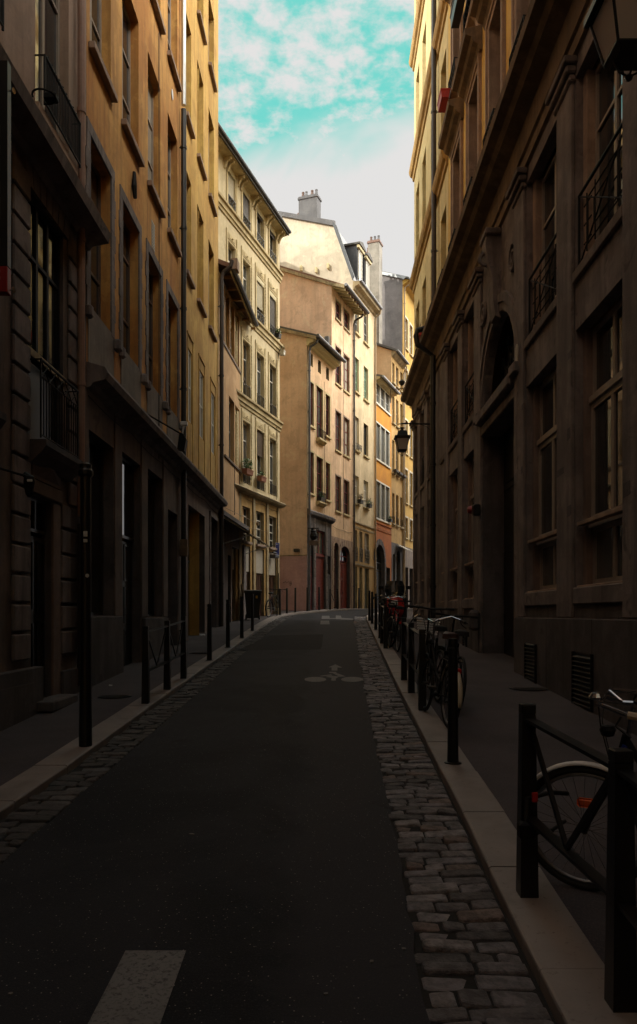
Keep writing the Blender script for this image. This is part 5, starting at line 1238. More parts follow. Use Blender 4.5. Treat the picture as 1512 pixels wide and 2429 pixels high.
# the great door
door(R1, dx0, dx1, -1.2, 3.9, 'black_door', .42, panels=4)
mb = R1.mb(); mb.box(dx0, dx0 + .02, .0, .44, -1.2, 4.1); mb.box(dx1 - .02, dx1, .0, .44, -1.2, 4.1); R1.put(mb, 'door_reveal', 'dark_stone')
mb = R1.mb(); mb.bbox(dx0 - .02, dx1 + .02, -.16, .42, 3.92, 4.14, .03); mb.bbox(dx0, dx1, -.05, .40, 3.70, 3.90, .02); R1.put(mb, 'door_transom', 'worn_stone')
cx, hw = (dx0 + dx1) / 2, (dx1 - dx0) / 2
mb = R1.mb(); mb.prism([(cx - hw * math.cos(math.pi * k / 14), 4.16 + 1.45 * math.sin(math.pi * k / 14)) for k in range(15)], 'xz', .36, .38); R1.put(mb, 'fanlight', 'glass_dark')
mb = R1.mb()                                          # ironwork in the fanlight
for k in range(1, 8):
    t_ = math.pi * k / 8; mb.tube([(cx, .30, 4.18), (cx - hw * .95 * math.cos(t_), .30, 4.18 + 1.38 * math.sin(t_))], .014, 5)
for f_ in (.35, .68): mb.tube([(cx - hw * f_ * math.cos(math.pi * k / 14), .30, 4.18 + 1.4 * f_ * math.sin(math.pi * k / 14)) for k in range(15)], .014, 5)
for k in range(6):
    t_ = math.pi * (k + .75) / 7; mb.torus((cx - hw * .52 * math.cos(t_), .29, 4.2 + .75 * math.sin(t_)), .13, .013, 'y', 12, 5); mb.torus((cx - hw * .83 * math.cos(t_), .29, 4.2 + 1.18 * math.sin(t_)), .10, .013, 'y', 12, 5)
R1.put(mb, 'fanlight_grille', 'black_iron')
mb = R1.mb()                                          # moulded archivolt
for ro, ri, pj in ((.34, .18, .06), (.17, .02, .03)):
    pts = []
    n = 16
    for k in range(n):
        t0_, t1_ = math.pi * k / n, math.pi * (k + 1) / n
        q = lambda t_, r_: (cx - (hw + r_) * math.cos(t_), 4.2 + (1.45 + r_) * math.sin(t_))
        mb.prism([q(t0_, ri), q(t1_, ri), q(t1_, ro), q(t0_, ro)], 'xz', -pj, .0, caps=True)
for x in (dx0, dx1):
    sg = -1 if x == dx0 else 1
    mb.bbox(x + sg * .02, x + sg * .30, -.06, .0, -1.0, 4.0, .015); mb.bbox(x - sg * .02, x + sg * .36, -.15, .0, 4.02, 4.22, .03)
R1.put(mb, 'door_surround', 'worn_stone')
mb = R1.mb(); mb.prism([(.0, 5.55), (-.10, 5.6), (-.14, 5.9), (-.15, 6.3), (-.22, 6.6), (-.27, 6.85), (-.27, 7.1), (0, 7.2)], 'yz', cx - .20, cx + .20)
mb.torus((cx, -.24, 6.74), .11, .04, 'x', 14, 6); mb.bbox(cx - .28, cx + .28, -.30, .0, 7.1, 7.215, .02); R1.put(mb, 'keystone_console', 'worn_stone')
for x in (dx0 + .18, dx1 - .18):
    mb = R1.mb(); mb.torus((x, -.02, 6.2), .22, .04, 'y', 18, 6); mb.torus((x, -.02, 6.2), .10, .03, 'y', 14, 6); R1.put(mb, 'rosette', 'worn_stone')
mb = R1.mb(); x = S(1235); mb.lathe([(.0, 0), (.11, .0), (.11, .015)], n=16); o = R1.put(mb, 'number_plaque', 'white_board')
for v_ in o.data.vertices: x_, y_, z_ = v_.co; v_.co = (x + .05 + x_ * .8, -.06 - (z_ - R1.off) * 1.3, 4.35 + R1.off + y_ * 1.5)
mb = R1.mb(); mb.bbox(S(1143), S(1143) + .18, -.2, -.055, 2.05, 2.3, .03); R1.put(mb, 'alarm_box', 'black_door')
mb = R1.mb(); mb.lathe([(.0, 0), (.09, .01), (.07, .08), (.0, .1)], n=12); o = R1.put(mb, 'alarm_light', 'sign_red')
for v_ in o.data.vertices: x_, y_, z_ = v_.co; v_.co = (S(1143) - .05 + x_, -.20 - (z_ - R1.off), 2.2 + R1.off + y_)
mb = R1.mb(); mb.bbox(S(1148) - .14, S(1148) + .14, -.30, -.09, -.35, .08, .06); R1.put(mb, 'wheel_guard', 'dark_stone')
mb = R1.mb(); mb.bbox(dx0 + .02, dx1 - .02, -.15, .4, -1.3, -1.02, .02); R1.put(mb, 'doorstep', 'granite_plinth')
# cement repairs let into the pilasters
for px_, py_, w_, h_ in ((1362, 842, .16, .10), (1360, 1029, .13, .16), (1361, 1212, .15, .15), (1249, 965, .12, .10), (1247, 1115, .10, .12), (1098, 1172, .10, .16), (1340, 1120, .3, .10), (1500, 1160, .2, .16), (1140, 1010, .12, .1)):
    x = S(px_); z = R1.e(px_, py_); mb = R1.mb(); mb.prism([(x - w_ / 2, z - h_ / 2), (x + w_ / 2, z - h_ * .4), (x + w_ * .45, z + h_ / 2), (x - w_ * .5, z + h_ * .45)], 'xz', -.0575, -.05); R1.put(mb, 'repair_patch', 'dark_stone')
# ---- upper storeys
T1 = 17.9
cols = [20.5 - Yc for Yc in (18.95, 16.75, 14.55, 12.35, 10.15, 7.95, 5.75)]
rows = [(8.62, 11.60, 11.95), (12.95, 15.6, 15.95)]
ops = [(x - .5, x + .5, z0, z1) for x in cols for z0, z1, _ in rows]
wall(R1, 0, R1.L, 7.9, T1, ops, ['warm_ochre_render', 'window_stone'], 'upper_wall', .24, y=.003, mrev=1)
shell(R1, 0, R1.L, -3.4, [(0, T1), (5, T1 + 2), (10, T1)], 'warm_ochre_render'); roof(R1, 0, R1.L, [(0, T1), (5, T1 + 2), (10, T1)])
for x in cols:
    for i, (z0, z1, zh) in enumerate(rows):
        window(R1, x - .5, x + .5, z0, z1, .18, 'beige_frame', 'glass_dark', mull=1, bars=(.3, .7), fw=.05)
        surround(R1, x - .5, x + .5, z0, z1, 'window_stone', .22, .045, y=.003); surround(R1, x - .66, x + .66, z0, z1 + .14, 'window_stone', .10, .07, y=.003)
        cornice(R1, x - .86, x + .86, [(0, zh - .12), (.06, zh - .10), (.10, zh), (.20, zh + .06), (.24, zh + .16), (.36, zh + .20), (.38, zh + .32), (0, zh + .40)], 'brown_cornice', 'window_hood')
        if i:
            mb = R1.mb()
            for sg in (-1, 1): mb.prism([(0, z0 - .55), (-.06, z0 - .5), (-.10, z0 - .3), (-.2, z0 - .18), (-.2, z0 - .12), (0, z0 - .12)], 'yz', x + sg * .62 - .09, x + sg * .62 + .09)
            mb.bbox(x - .8, x + .8, -.22, .0, z0 - .12, z0, .02); R1.put(mb, 'sill', 'window_stone')
        railing(R1, x - .48, x + .48, z0 + .02, z0 + (.75 if i == 0 else .6), .16, 'black_iron', 'scroll', 'window_railing', .14, .011)
# R2 upper storeys
T2 = 25.5
c2_ = [S2(1052.5), S2(1052.5) - 2.2, S2(1006.5), S2(991)]
ops = [(x - .5, x + .5, z0, z1) for x in c2_ for z0, z1 in ((8.95, 11.3), (13.2, 15.6), (17.4, 19.8), (21.6, 24))]
wall(R2, 0, R2.L, 7.9, T2, ops, ['pale_ochre_render', 'pale_ochre_render'], 'upper_wall', .22, y=.003)
shell(R2, 0, R2.L, -1.2, [(0, T2), (5, T2 + 2), (10, T2)], 'pale_ochre_render'); roof(R2, 0, R2.L, [(0, T2), (5, T2 + 2), (10, T2)])
for z in (12.45, 16.7, 20.9): cornice(R2, -.06, R2.L, [(0, z - .28), (.05, z - .26), (.07, z - .14), (.14, z - .10), (.18, z - .02), (.20, z + .08), (0, z + .14)], 'sand_render', 'string_course')
for x in c2_:
    for i, (z0, z1) in enumerate(((8.95, 11.3), (13.2, 15.6), (17.4, 19.8), (21.6, 24))):
        window(R2, x - .5, x + .5, z0, z1, .18, 'beige_frame', 'glass_grey', mull=1, bars=(.33, .66), fw=.05, sill='sand_render', sp=.05)
        if i == 0: railing(R2, x - .48, x + .48, z0 + .02, z0 + .55, .10, 'black_iron', 'scroll', 'window_railing', .16, .009)
xp = S2(1030, .13)
pipe(R2, xp, .13, 24, 8.45, .075, 'brown_pipe', 'upper_downpipe', collars=4.1)
mb = R2.mb(); mb.tube([(xp, -.13, 8.5), (xp, -.62, 8.36), (xp, -.66, 8.2), (xp, -.62, 7.95), (xp, -.16, 7.6), (xp, -.16, -.9)], .08, 12)
for z in (6.2, 4.4, 2.6, .8): mb.tube([(xp, -.16, z - .04), (xp, -.16, z + .04)], .1, 12)
R2.put(mb, 'downpipe', 'black_pipe')
planter(R2, S2(1006.5), .2, 8.98 + 2.15 * 0 + R2.e(1008, 783) * 0 + .35, .8, 'flag_red', dry=True, label='red window box of dry stems on the cream house above the stone cornice', h=.22)
planter(R1, cols[0], .36, 12.72, .6, 'flag_red', nleaf=30, sp_=(.2, .06, .04), lift=.0, label='red window box hung high on the ochre house over a hooded window', h=.20)
planter(R1, cols[1], .36, 12.98 + .3, .9, 'dark_frame', nleaf=20, sp_=(.3, .05, .04), lift=0, label='lower black window box on the ochre house near the top edge', h=.26)
planter(R1, cols[1] + .6, .36, 12.98 + .9, .8, 'dark_frame', nleaf=20, sp_=(.3, .05, .04), lift=0, label='upper black window box above another on the ochre house at the top edge', h=.26)
# small spotlight on R2 cornice
t_ = thing('spotlight', 'small spotlight on a bent pale arm at the far end of the big stone cornice', 'light', R2.world(.9, .4, 8.3))
mb = MB(); mb.tube([(0, 0, 0), (-.35, .1, .0), (-.55, .15, .0), (-.55, .15, -.5)], .018, 6); mb.build('arm', 'tan_pipe', t_)
mb = MB(); mb.lathe([(.03, .0), (.10, .05), (.12, .14), (.05, .2)], (-.15, 0, .1), 12); mb.build('lamp_head', 'grey_iron', t_)

# loose cables pinned along the fronts
def cable(fc, pts, n=.03, r=.008):
    mb = fc.mb(); out_ = []
    for (x0, z0), (x1, z1) in zip(pts, pts[1:]):
        for k in range(6): f_ = k / 6; out_.append((x0 + (x1 - x0) * f_, -n, z0 + (z1 - z0) * f_ - .05 * math.sin(math.pi * f_) * (abs(x1 - x0) > 1)))
    out_.append((pts[-1][0], -n, pts[-1][1])); mb.tube(out_, r, 4); fc.put(mb, 'cable', 'rubber')
cable(L2, [(0, 3.18), (2.4, 3.2), (4.9, 3.16), (7.4, 3.2)]); cable(L3, [(0, 3.16), (2.8, 3.2), (5.5, 3.15)]); cable(L2, [(4.6, 3.2), (4.62, 7.4), (4.6, 12.0)], .02)
cable(F1, [(2.2, 4.9), (2.25, 8.1), (2.2, 11.3)], .02); cable(F2, [(.1, 4.4), (1.6, 4.35), (3.2, 4.4)]); cable(F2, [(1.75, 4.4), (1.75, 7.6), (1.75, 14.8)], .02); cable(F3, [(.1, 4.85), (2.0, 4.8), (3.9, 4.85)]); cable(F4, [(.1, 5.2), (3.6, 5.15)])
cable(L5, [(4.5, bandz - .25), (6.2, bandz - .22), (8.2, bandz - .27)]); cable(L5, [(7.75, bandz), (7.75, 8.0), (7.72, 12.5)], .05)
# the house across from the row, mostly hidden behind the cream corner house
R3 = Fac('hidden_street_house', 'plain pale house that follows the cream corner house round the bend', (14.0, 55.0), (6.3, 33.0))
wall(R3, 0, R3.L, -.6, 16.0, [(2 + 2.4 * k, 3 + 2.4 * k, z, z + 2) for k in range(8) for z in (1.5, 5, 8.5, 12)], ['cream_render'], 'wall', .15)
for k in range(8):
    for z in (1.5, 5, 8.5, 12): window(R3, 2 + 2.4 * k, 3 + 2.4 * k, z, z + 2, .12, 'white_paint', 'glass_dark', bars=(.5,))
shell(R3, 0, R3.L, -.6, [(0, 16.0), (4, 17.5), (8, 16.0)], 'cream_render'); roof(R3, 0, R3.L, [(0, 16.0), (4, 17.5), (8, 16.0)])
R1.world(0, 0, 0)
# the street closes behind the photographer
B1 = Fac('end_house', 'plain house closing the street behind the photographer', (-5, -16.5), (5, -16.5))
B1.root.rotation_euler.z = math.pi; B1.root.location = (5, -16.5, g(-16.5))
wall(B1, 0, 10, -3.6, 20, [(1 + 2.2 * k, 2 + 2.2 * k, z, z + 2) for k in range(4) for z in (0, 4, 8, 12, 16)], ['ochre_render'], 'wall', .15)
for k in range(4):
    for z in (0, 4, 8, 12, 16): window(B1, 1 + 2.2 * k, 2 + 2.2 * k, z, z + 2, .12, 'white_paint', 'glass_dark', bars=(.5,))
shell(B1, 0, 10, -3.6, [(0, 20), (4, 22), (8, 20)], 'ochre_render'); roof(B1, 0, 10, [(0, 20), (4, 22), (8, 20)])

# unseen house added behind the cream house to shade the far gables
B2 = Fac('shading_house', 'unseen plain house added behind the cream apartment house to shade the far gables', (-4.7, 33.6), (-4.7, 40.6))
wall(B2, 0, 7.0, -1, 21.4, [(1 + 2 * k, 2 + 2 * k, z, z + 2) for k in range(3) for z in (13, 17)], ['sand_render'], 'wall', .15)
for k in range(3):
    for z in (13, 17): window(B2, 1 + 2 * k, 2 + 2 * k, z, z + 2, .12, 'white_paint', 'glass_dark', bars=(.5,))
shell(B2, 0, 7.0, -1, [(0, 21.4), (4, 22.4), (8, 21.4)], 'sand_render'); roof(B2, 0, 7.0, [(0, 21.4), (4, 22.4), (8, 21.4)], ov=.2)

# ================================================================== STREET FURNITURE
def pave(x, y): return g(y) + KH
def on_left_kerb(px):
    best = min((abs((px - CX) / F * y_ - (interp(LK, y_) - .16)), y_) for y_ in [20 + .02 * i for i in range(1300)])
    return best[1]
# ---- bollards
def bollard(x, y, label, h=1.0):
    t_ = thing('bollard', label, 'bollard', (x, y, pave(x, y)), 0, 'black bollards along the kerbs')
    mb = MB(); mb.lathe([(.052, -.02), (.050, .0), (.046, .25), (.041, h - .09), (.041, h - .085), (.036, h - .08), (.036, h - .065), (.041, h - .06), (.041, h - .01), (.036, h)], n=14)
    mb.build('post', 'post_black', t_, smooth=False)
    mb = MB(); mb.lathe([(.075, .0), (.072, .008), (.05, .012)], n=16); mb.build('base_plate', 'post_black', t_)
    return t_
x, y = road_xy(1075, 1810, KH)
B0 = bollard(x, y, 'single black bollard standing alone on the right kerb, nearest and largest of the bollards', 1.08)
left_b = [((497, 1567), 'first single bollard on the left kerb past the crossed barrier'), ((541, 1536), 'second single bollard on the left kerb past the crossed barrier'),
          ((574, 1514), 'third single bollard on the left kerb, by the awning house'), ((599, 1497), 'fourth single bollard on the left kerb, in front of the wheelie bin')]
for (p, q), lab in left_b:
    x, y = road_xy(p, q, KH); copy_thing(B0, (x, y, pave(x, y)), 0, lab)
for px_, lab in ((664.5, 'bollard beside the bicycle leaning on the cream house'), (681, 'bollard right of the far left bicycle, before the pink painted base'), (701, 'bollard in front of the middle of the pink painted base'),
                 (729.5, 'bollard in front of the corner downpipe of the low house'), (757.5, 'bollard in front of the red roller shutter'), (852, 'bollard in front of the doors of the cream mansard house')):
    y = on_left_kerb(px_); x = (px_ - CX) / F * y; copy_thing(B0, (x, y, pave(x, y)), 0, lab)
for (px_, y), lab in (((892, 22.7), 'bollard just beyond the far right barrier'), ((883.5, 25.5), 'bollard on the right kerb in front of the scooter, second beyond the far barrier'), ((877, 27.2), 'farthest bollard on the right kerb at the corner')):
    x = (px_ - CX) / F * y; copy_thing(B0, (x, y, pave(x, y)), 0, lab)
# ---- barriers: posts, rails and crossed braces
def barrier(pts, label, h=.97, v=True):
    P0 = Vector(pts[0]); t_ = thing('street_barrier', label, 'barrier', (P0.x, P0.y, pave(*P0)), 0, 'black post and rail barriers on the kerbs')
    z0 = pave(*P0); loc = [(p[0] - P0.x, p[1] - P0.y, pave(*p) - z0) for p in pts]
    for (x, y, z) in loc:
        mb = MB()
        a_, b_ = .034, .046
        mb.add([(x - b_, y - b_, z - .02), (x + b_, y - b_, z - .02), (x + b_, y + b_, z - .02), (x - b_, y + b_, z - .02), (x - a_, y - a_, z + h - .05), (x + a_, y - a_, z + h - .05), (x + a_, y + a_, z + h - .05), (x - a_, y + a_, z + h - .05)],
               [(0, 1, 5, 4), (1, 2, 6, 5), (2, 3, 7, 6), (3, 0, 4, 7), (0, 3, 2, 1), (4, 5, 6, 7)])
        mb.bbox(x - .036, x + .036, y - .036, y + .036, z + h - .049, z + h, .004); mb.build('post', 'post_black', t_)
    for (a0, b0) in zip(loc, loc[1:]):
        A_, B_ = Vector(a0), Vector(b0); d = (B_ - A_).normalized(); n = Vector((-d.y, d.x, 0)).normalized()
        def bar(p, q, w_, t2, nm):
            mb = MB(); u = (q - p).normalized(); k = u.cross(n).normalized()
            vs = [tuple(c_ + n * i * w_ / 2 + k * j * t2 / 2) for c_ in (p, q) for i, j in ((-1, -1), (1, -1), (1, 1), (-1, 1))]
            mb.add(vs, [(0, 1, 2, 3), (7, 6, 5, 4), (0, 4, 5, 1), (1, 5, 6, 2), (2, 6, 7, 3), (3, 7, 4, 0)]); mb.build(nm, 'post_black', t_)
        zt, zl_ = Vector((0, 0, h - .075)), Vector((0, 0, .40))
        bar(A_ + zt + d * .03, B_ + zt - d * .03, .055, .016, 'top_rail'); bar(A_ + zl_ + d * .03, B_ + zl_ - d * .03, .055, .016, 'lower_rail')
        if v:
            m_ = (A_ + B_) / 2 + zl_ + Vector((0, 0, .012)); bar(A_ + zt + d * .05 - Vector((0, 0, .02)), m_, .018, .022, 'brace'); bar(B_ + zt - d * .05 - Vector((0, 0, .02)), m_, .018, .022, 'brace')
    return t_
barrier([(1.065, 3.87), (1.14, 2.86), (1.10, 1.84)], 'large black barrier with crossed braces at the bottom right, nearest the viewer')
barrier([road_xy(*p, KH) for p in ((958.7, 1613), (976, 1643), (1002, 1684))], 'black barrier on the right kerb crowded with two parked bicycles')
barrier([road_xy(*p, KH) for p in ((902, 1514), (906.5, 1526), (915, 1538))], 'far black barrier on the right kerb just before the scooter')
barrier([road_xy(*p, KH) for p in ((346, 1668), (397, 1636), (436, 1609))], 'black barrier with crossed braces on the left kerb before the shops', .98)
ya, yb = on_left_kerb(783.5), on_left_kerb(801.5)
barrier([((783.5 - CX) / F * ya, ya), ((801.5 - CX) / F * yb, yb)], 'small far barrier in front of the stone arches at the bend')
# ---- the tall black post on the left kerb
x, y = road_xy(203, 1770, KH)
t_ = thing('sign_post', 'tall plain black post on the left kerb rising in front of the pink downpipe', 'post', (x, y, pave(x, y)))
mb = MB(); mb.lathe([(.062, -.02), (.058, .3), (.052, .9), (.050, 2.56)], n=16); mb.build('pole', 'post_black', t_)
mb = MB(); mb.lathe([(.052, 2.56), (.07, 2.58), (.07, 2.62), (.058, 2.64), (.058, 2.68), (.02, 2.70)], n=16); mb.build('cap', 'post_black', t_)
mb = MB()
for z, w_, h_ in ((1.99, .036, .05), (1.935, .036, .03)): mb.box(-.002, w_, -.060, -.054, z, z + h_)
mb.build('sticker', 'paper', t_)
mb = MB(); mb.lathe([(.0, 0), (.018, .0), (.018, .004)], n=12); o = mb.build('round_sticker', 'paper', t_, loc=(.03, -.048, 1.62), rot=(R(90), 0, R(30)))
# ---- street lanterns
def lantern(loc, rz, label, arm, name='street_lantern', s_=1.0):
    """square tapering lantern hung from a wall arm; loc is its hook"""
    t_ = thing(name, label, 'street lamp', loc, rz, 'black wall lanterns')
    q = lambda r_, z: [(-r_, -r_, z), (r_, -r_, z), (r_, r_, z), (-r_, r_, z)]
    def frus(mb, r0, z0, r1, z1, m=0, caps=True):
        mb.add(q(r0, z0) + q(r1, z1), [(0, 1, 5, 4), (1, 2, 6, 5), (2, 3, 7, 6), (3, 0, 4, 7)] + ([(3, 2, 1, 0), (4, 5, 6, 7)] if caps else []), m)
    mb = MB(); mb.tube([(0, 0, .0), (0, 0, -.10)], .012, 8); mb.lathe([(.02, -.10), (.085, -.115), (.085, -.125), (.05, -.14), (.045, -.19), (.07, -.20)], n=14)
    frus(mb, .155, -.36, .125, -.215); frus(mb, .185, -.385, .155, -.361); frus(mb, .238, -.44, .238, -.386); mb.build('roof', 'post_black', t_)
    mb = MB(); r0, r1, z0, z1 = .20, .125, -.442, -.80
    for sx_, sy_ in ((-1, -1), (1, -1), (1, 1), (-1, 1)): mb.tube([(sx_ * r0, sy_ * r0, z0), (sx_ * r1, sy_ * r1, z1)], .011, 6)
    for r_, z in ((r1, z1), (r0 - .004, z0 - .01)):
        pts = q(r_, z)
        for k in range(4): mb.tube([pts[k], pts[(k + 1) % 4]], .012, 6)
    frus(mb, .10, -.85, .128, -.806); mb.build('frame', 'post_black', t_)
    for k in range(4):
        a_ = k * math.pi / 2; c_, s__ = math.cos(a_), math.sin(a_)
        rot = lambda p: (p[0] * c_ - p[1] * s__, p[0] * s__ + p[1] * c_, p[2])
        mb = MB(); vs = [(-r0 + .012, -r0 + .004, z0), (r0 - .012, -r0 + .004, z0), (r1 - .01, -r1 + .004, z1), (-r1 + .01, -r1 + .004, z1)]
        vs += [(p[0], p[1] + .004, p[2]) for p in vs]; mb.add([rot(p) for p in vs], [(3, 2, 1, 0), (4, 5, 6, 7), (0, 1, 5, 4), (2, 3, 7, 6), (1, 2, 6, 5), (3, 0, 4, 7)]); mb.build('pane', 'lamp_glass', t_)
    mb = MB()
    for sx_ in (-1, 1):
        for ax in (0, 1):
            pts = [(sx_ * r_, 0, z) if ax == 0 else (0, sx_ * r_, z) for r_, z in ((.115, -.82), (.10, -.88), (.07, -.93), (.02, -.955))]
            mb.tube(pts, .008, 6)
    mb.lathe([(.0, -1.0), (.022, -.985), (.03, -.965), (.012, -.945)], n=10); mb.build('finial', 'post_black', t_)
    mb = MB(); mb.tube([(0, 0, .02), arm], .022, 8); ex = Vector(arm); d = ex.normalized()
    mb.tube([tuple(ex * .55 + Vector((0, 0, .0))), tuple(ex * .75 - Vector((0, 0, .07))), tuple(ex - Vector((0, 0, .26)))], .010, 6)
    mb.tube([tuple(-d * .12), (0, 0, .02)], .016, 6); mb.build('wall_arm', 'post_black', t_)
    t_.scale = (s_, s_, s_); return t_
yl = 23.3; xl = (954.5 - CX) / F * yl
lantern((xl, yl, EYE + (HY - 1006) / F * yl), 0, 'black street lantern hanging from a long arm off the far downpipe', (RX(yl) - xl, 0, 0))
yl = 5.35; lantern((2.19, yl, EYE + 1361 / F * 5.2 + .82), 0, 'large black street lantern cut by the top right corner of the photo', (RX(yl) - 2.19, 0, 0))
# ---- things on the nearest left house
w0 = L1.world(L1.sY(8.1), .36, 5.5)
t_ = thing('floodlight', 'small floodlight on a curled black arm over the string course of the nearest left house', 'light', w0)
mb = MB(); mb.torus((.14, .0, .02), .12, .011, 'z', 18, 6, a0=math.pi, a1=2.6 * math.pi); mb.build('arm', 'black_iron', t_)
mb = MB(); mb.bbox(.12, .26, .02, .12, .02, .09, .01); mb.build('lamp_head', 'black_iron', t_)
w0 = L1.world(L1.sY(6.3), .0, 1.45)
t_ = thing('shop_spotlight', 'black spotlight at the end of a thin arm beside the rusticated pier', 'light', w0)
tip = Vector((-2.88, 7.55, EYE + 1.36)) - w0
mb = MB(); mb.tube([(0, 0, 0), tuple(tip)], .012, 6); mb.build('arm', 'black_iron', t_)
mb = MB(); mb.lathe([(.015, -.20), (.035, -.17), (.055, -.05), (.05, .0), (.03, .02)], tuple(tip), 12); mb.tube([tuple(tip), tuple(tip + Vector((-.05, 0, .03)))], .03, 8); mb.build('lamp_head', 'black_iron', t_)
mb = MB(); mb.bbox(tip.x + .0, tip.x + .05, tip.y - .062, tip.y - .045, tip.z - .055, tip.z - .03, .004); mb.build('lamp_glint_plate', 'white_plastic', t_)
ys = 6.9; xr = (22 - CX) / F * ys
t_ = thing('blade_sign', 'black vertical shop sign with white letters and a red foot cut by the left edge', 'sign', (xr - .3, ys, EYE + 2.9))
ze = lambda py: (HY - py) / F * ys - 2.9
mb = MB(); mb.box(-.32, .30, -.04, .04, ze(634), ze(150)); mb.build('panel', 'sign_black', t_)
mb = MB(); mb.bbox(-.32, .30, -.045, .045, ze(697), ze(635.5), .006); mb.build('red_panel', 'sign_red', t_)
mb = MB(); xe = .30 + (4 - 22) / F * ys
for y0_, y1_ in ((302, 332), (350, 374), (381, 410), (437, 465), (473, 526), (570, 597)):
    z0_, z1_ = ze(y1_), ze(y0_)
    mb.box(xe - .20, xe, -.047, -.041, z0_, z0_ + .025); mb.box(xe - .20, xe, -.047, -.041, z1_ - .025, z1_); mb.box(xe - .03, xe, -.047, -.041, z0_ + .025, z1_ - .025)
mb.build('lettering', 'paper', t_)
mb = MB(); zc_ = ze(656); r_ = .035
for dz in (.032, -.032): mb.tube([(xe - .03 + r_ * math.cos(a_ / 10 * math.pi - math.pi / 2) * .8, -.05, zc_ + dz + r_ * math.sin(a_ / 10 * math.pi - math.pi / 2)) for a_ in range(11)], .008, 5)
mb.build('number', 'paper', t_)
for py_ in (688, 215):
    mb = MB(); mb.tube([(.30, 0, ze(py_)), (.335, 0, ze(py_))], .008, 6); mb.tube([(.335, 0, ze(py_)), (.343, -.002, ze(py_))], .026, 14); mb.build('fixing_knob', 'chrome', t_)
mb = MB(); mb.tube([(-.3, .0, ze(200)), (-.75, .0, ze(200))], .02, 6); mb.tube([(-.3, 0, ze(600)), (-.75, 0, ze(600))], .02, 6); mb.build('wall_fixing', 'black_iron', t_)
# ---- signs at the bend
ysg = 31.6; t_ = thing('street_sign', 'small blue sign with white edge and three panels on the cream house corner', 'sign', ((658.5 - CX) / F * ysg, ysg, EYE + (HY - 1302.5) / F * ysg), R(8))
mb = MB(); mb.bbox(-.095, .095, -.015, .015, -.27, .27, .012); mb.build('plate', 'white_paint', t_)
mb = MB()
for k in range(3): mb.box(-.075, .075, -.022, -.016, -.25 + k * .172, -.09 + k * .172)
mb.build('blue_panel', 'sign_blue', t_)
mb = MB(); rr = random.Random(8)
for k in range(3):
    x_ = -.06
    while x_ < .05: w_ = rr.uniform(.012, .03); mb.box(x_, x_ + w_, -.025, -.0225, -.175 + k * .172, -.16 + k * .172); x_ += w_ + .01
mb.build('lettering', 'paper', t_)
mb = MB(); mb.tube([(-.09, .0, .15), (-.35, .12, .15)], .012, 6); mb.tube([(-.09, .0, -.15), (-.35, .12, -.15)], .012, 6); mb.build('wall_fixing', 'grey_iron', t_)
ysg = 34.6; t_ = thing('hanging_sign', 'dark shop sign with a pot in an iron frame at the low house corner', 'sign', ((730 - CX) / F * ysg, ysg, EYE + 3.2), 0)
mb = MB(); mb.box(.0, .50, -.012, .012, .68, .72); mb.box(.0, .025, -.012, .012, .0, .7); mb.box(.475, .5, -.012, .012, .15, .7); mb.build('frame', 'black_iron', t_)
mb = MB(); mb.lathe([(.06, .17), (.15, .22), (.18, .34), (.15, .46), (.10, .50), (.13, .56), (.05, .62)], (.28, 0, 0), 12); mb.build('pot', 'black_iron', t_)
mb = MB(); mb.bbox(.05, .52, -.03, .03, -.08, .14, .01); mb.box(.09, .48, -.034, -.0305, .0, .02); mb.box(.09, .48, -.034, -.0305, .06, .08); mb.build('board', 'brown_frame', t_)
# ---- wheelie bin
t_ = thing('wheelie_bin', 'dark wheelie bin with a small yellow tag on the left pavement', 'bin', (-2.40, 27.7, pave(0, 27.7)), R(6))
mb = MB(); mb.add([(-.22, -.25, .06), (.22, -.25, .06), (.22, .25, .06), (-.22, .25, .06), (-.29, -.33, .98), (.29, -.33, .98), (.29, .33, .98), (-.29, .33, .98)], [(0, 1, 5, 4), (1, 2, 6, 5), (2, 3, 7, 6), (3, 0, 4, 7), (0, 3, 2, 1), (4, 5, 6, 7)]); mb.build('body', 'bin_green', t_)
mb = MB(); mb.prism([(-.36, .985), (.36, .985), (.36, 1.03), (.1, 1.10), (-.36, 1.05)], 'yz', -.32, .32); mb.build('lid', 'bin_green', t_)
mb = MB(); mb.tube([(-.3, .36, 1.0), (.3, .36, 1.0)], .018, 6); mb.build('handle', 'bin_green', t_)
for s_ in (-1, 1): mb = MB(); mb.tube([(s_ * .22, .27, .10), (s_ * .27, .27, .10)], .10, 14); mb.build('wheel', 'rubber', t_)
mb = MB(); mb.box(.10, .17, -.323, -.312, .78, .88); mb.build('tag', 'yellow_tag', t_)

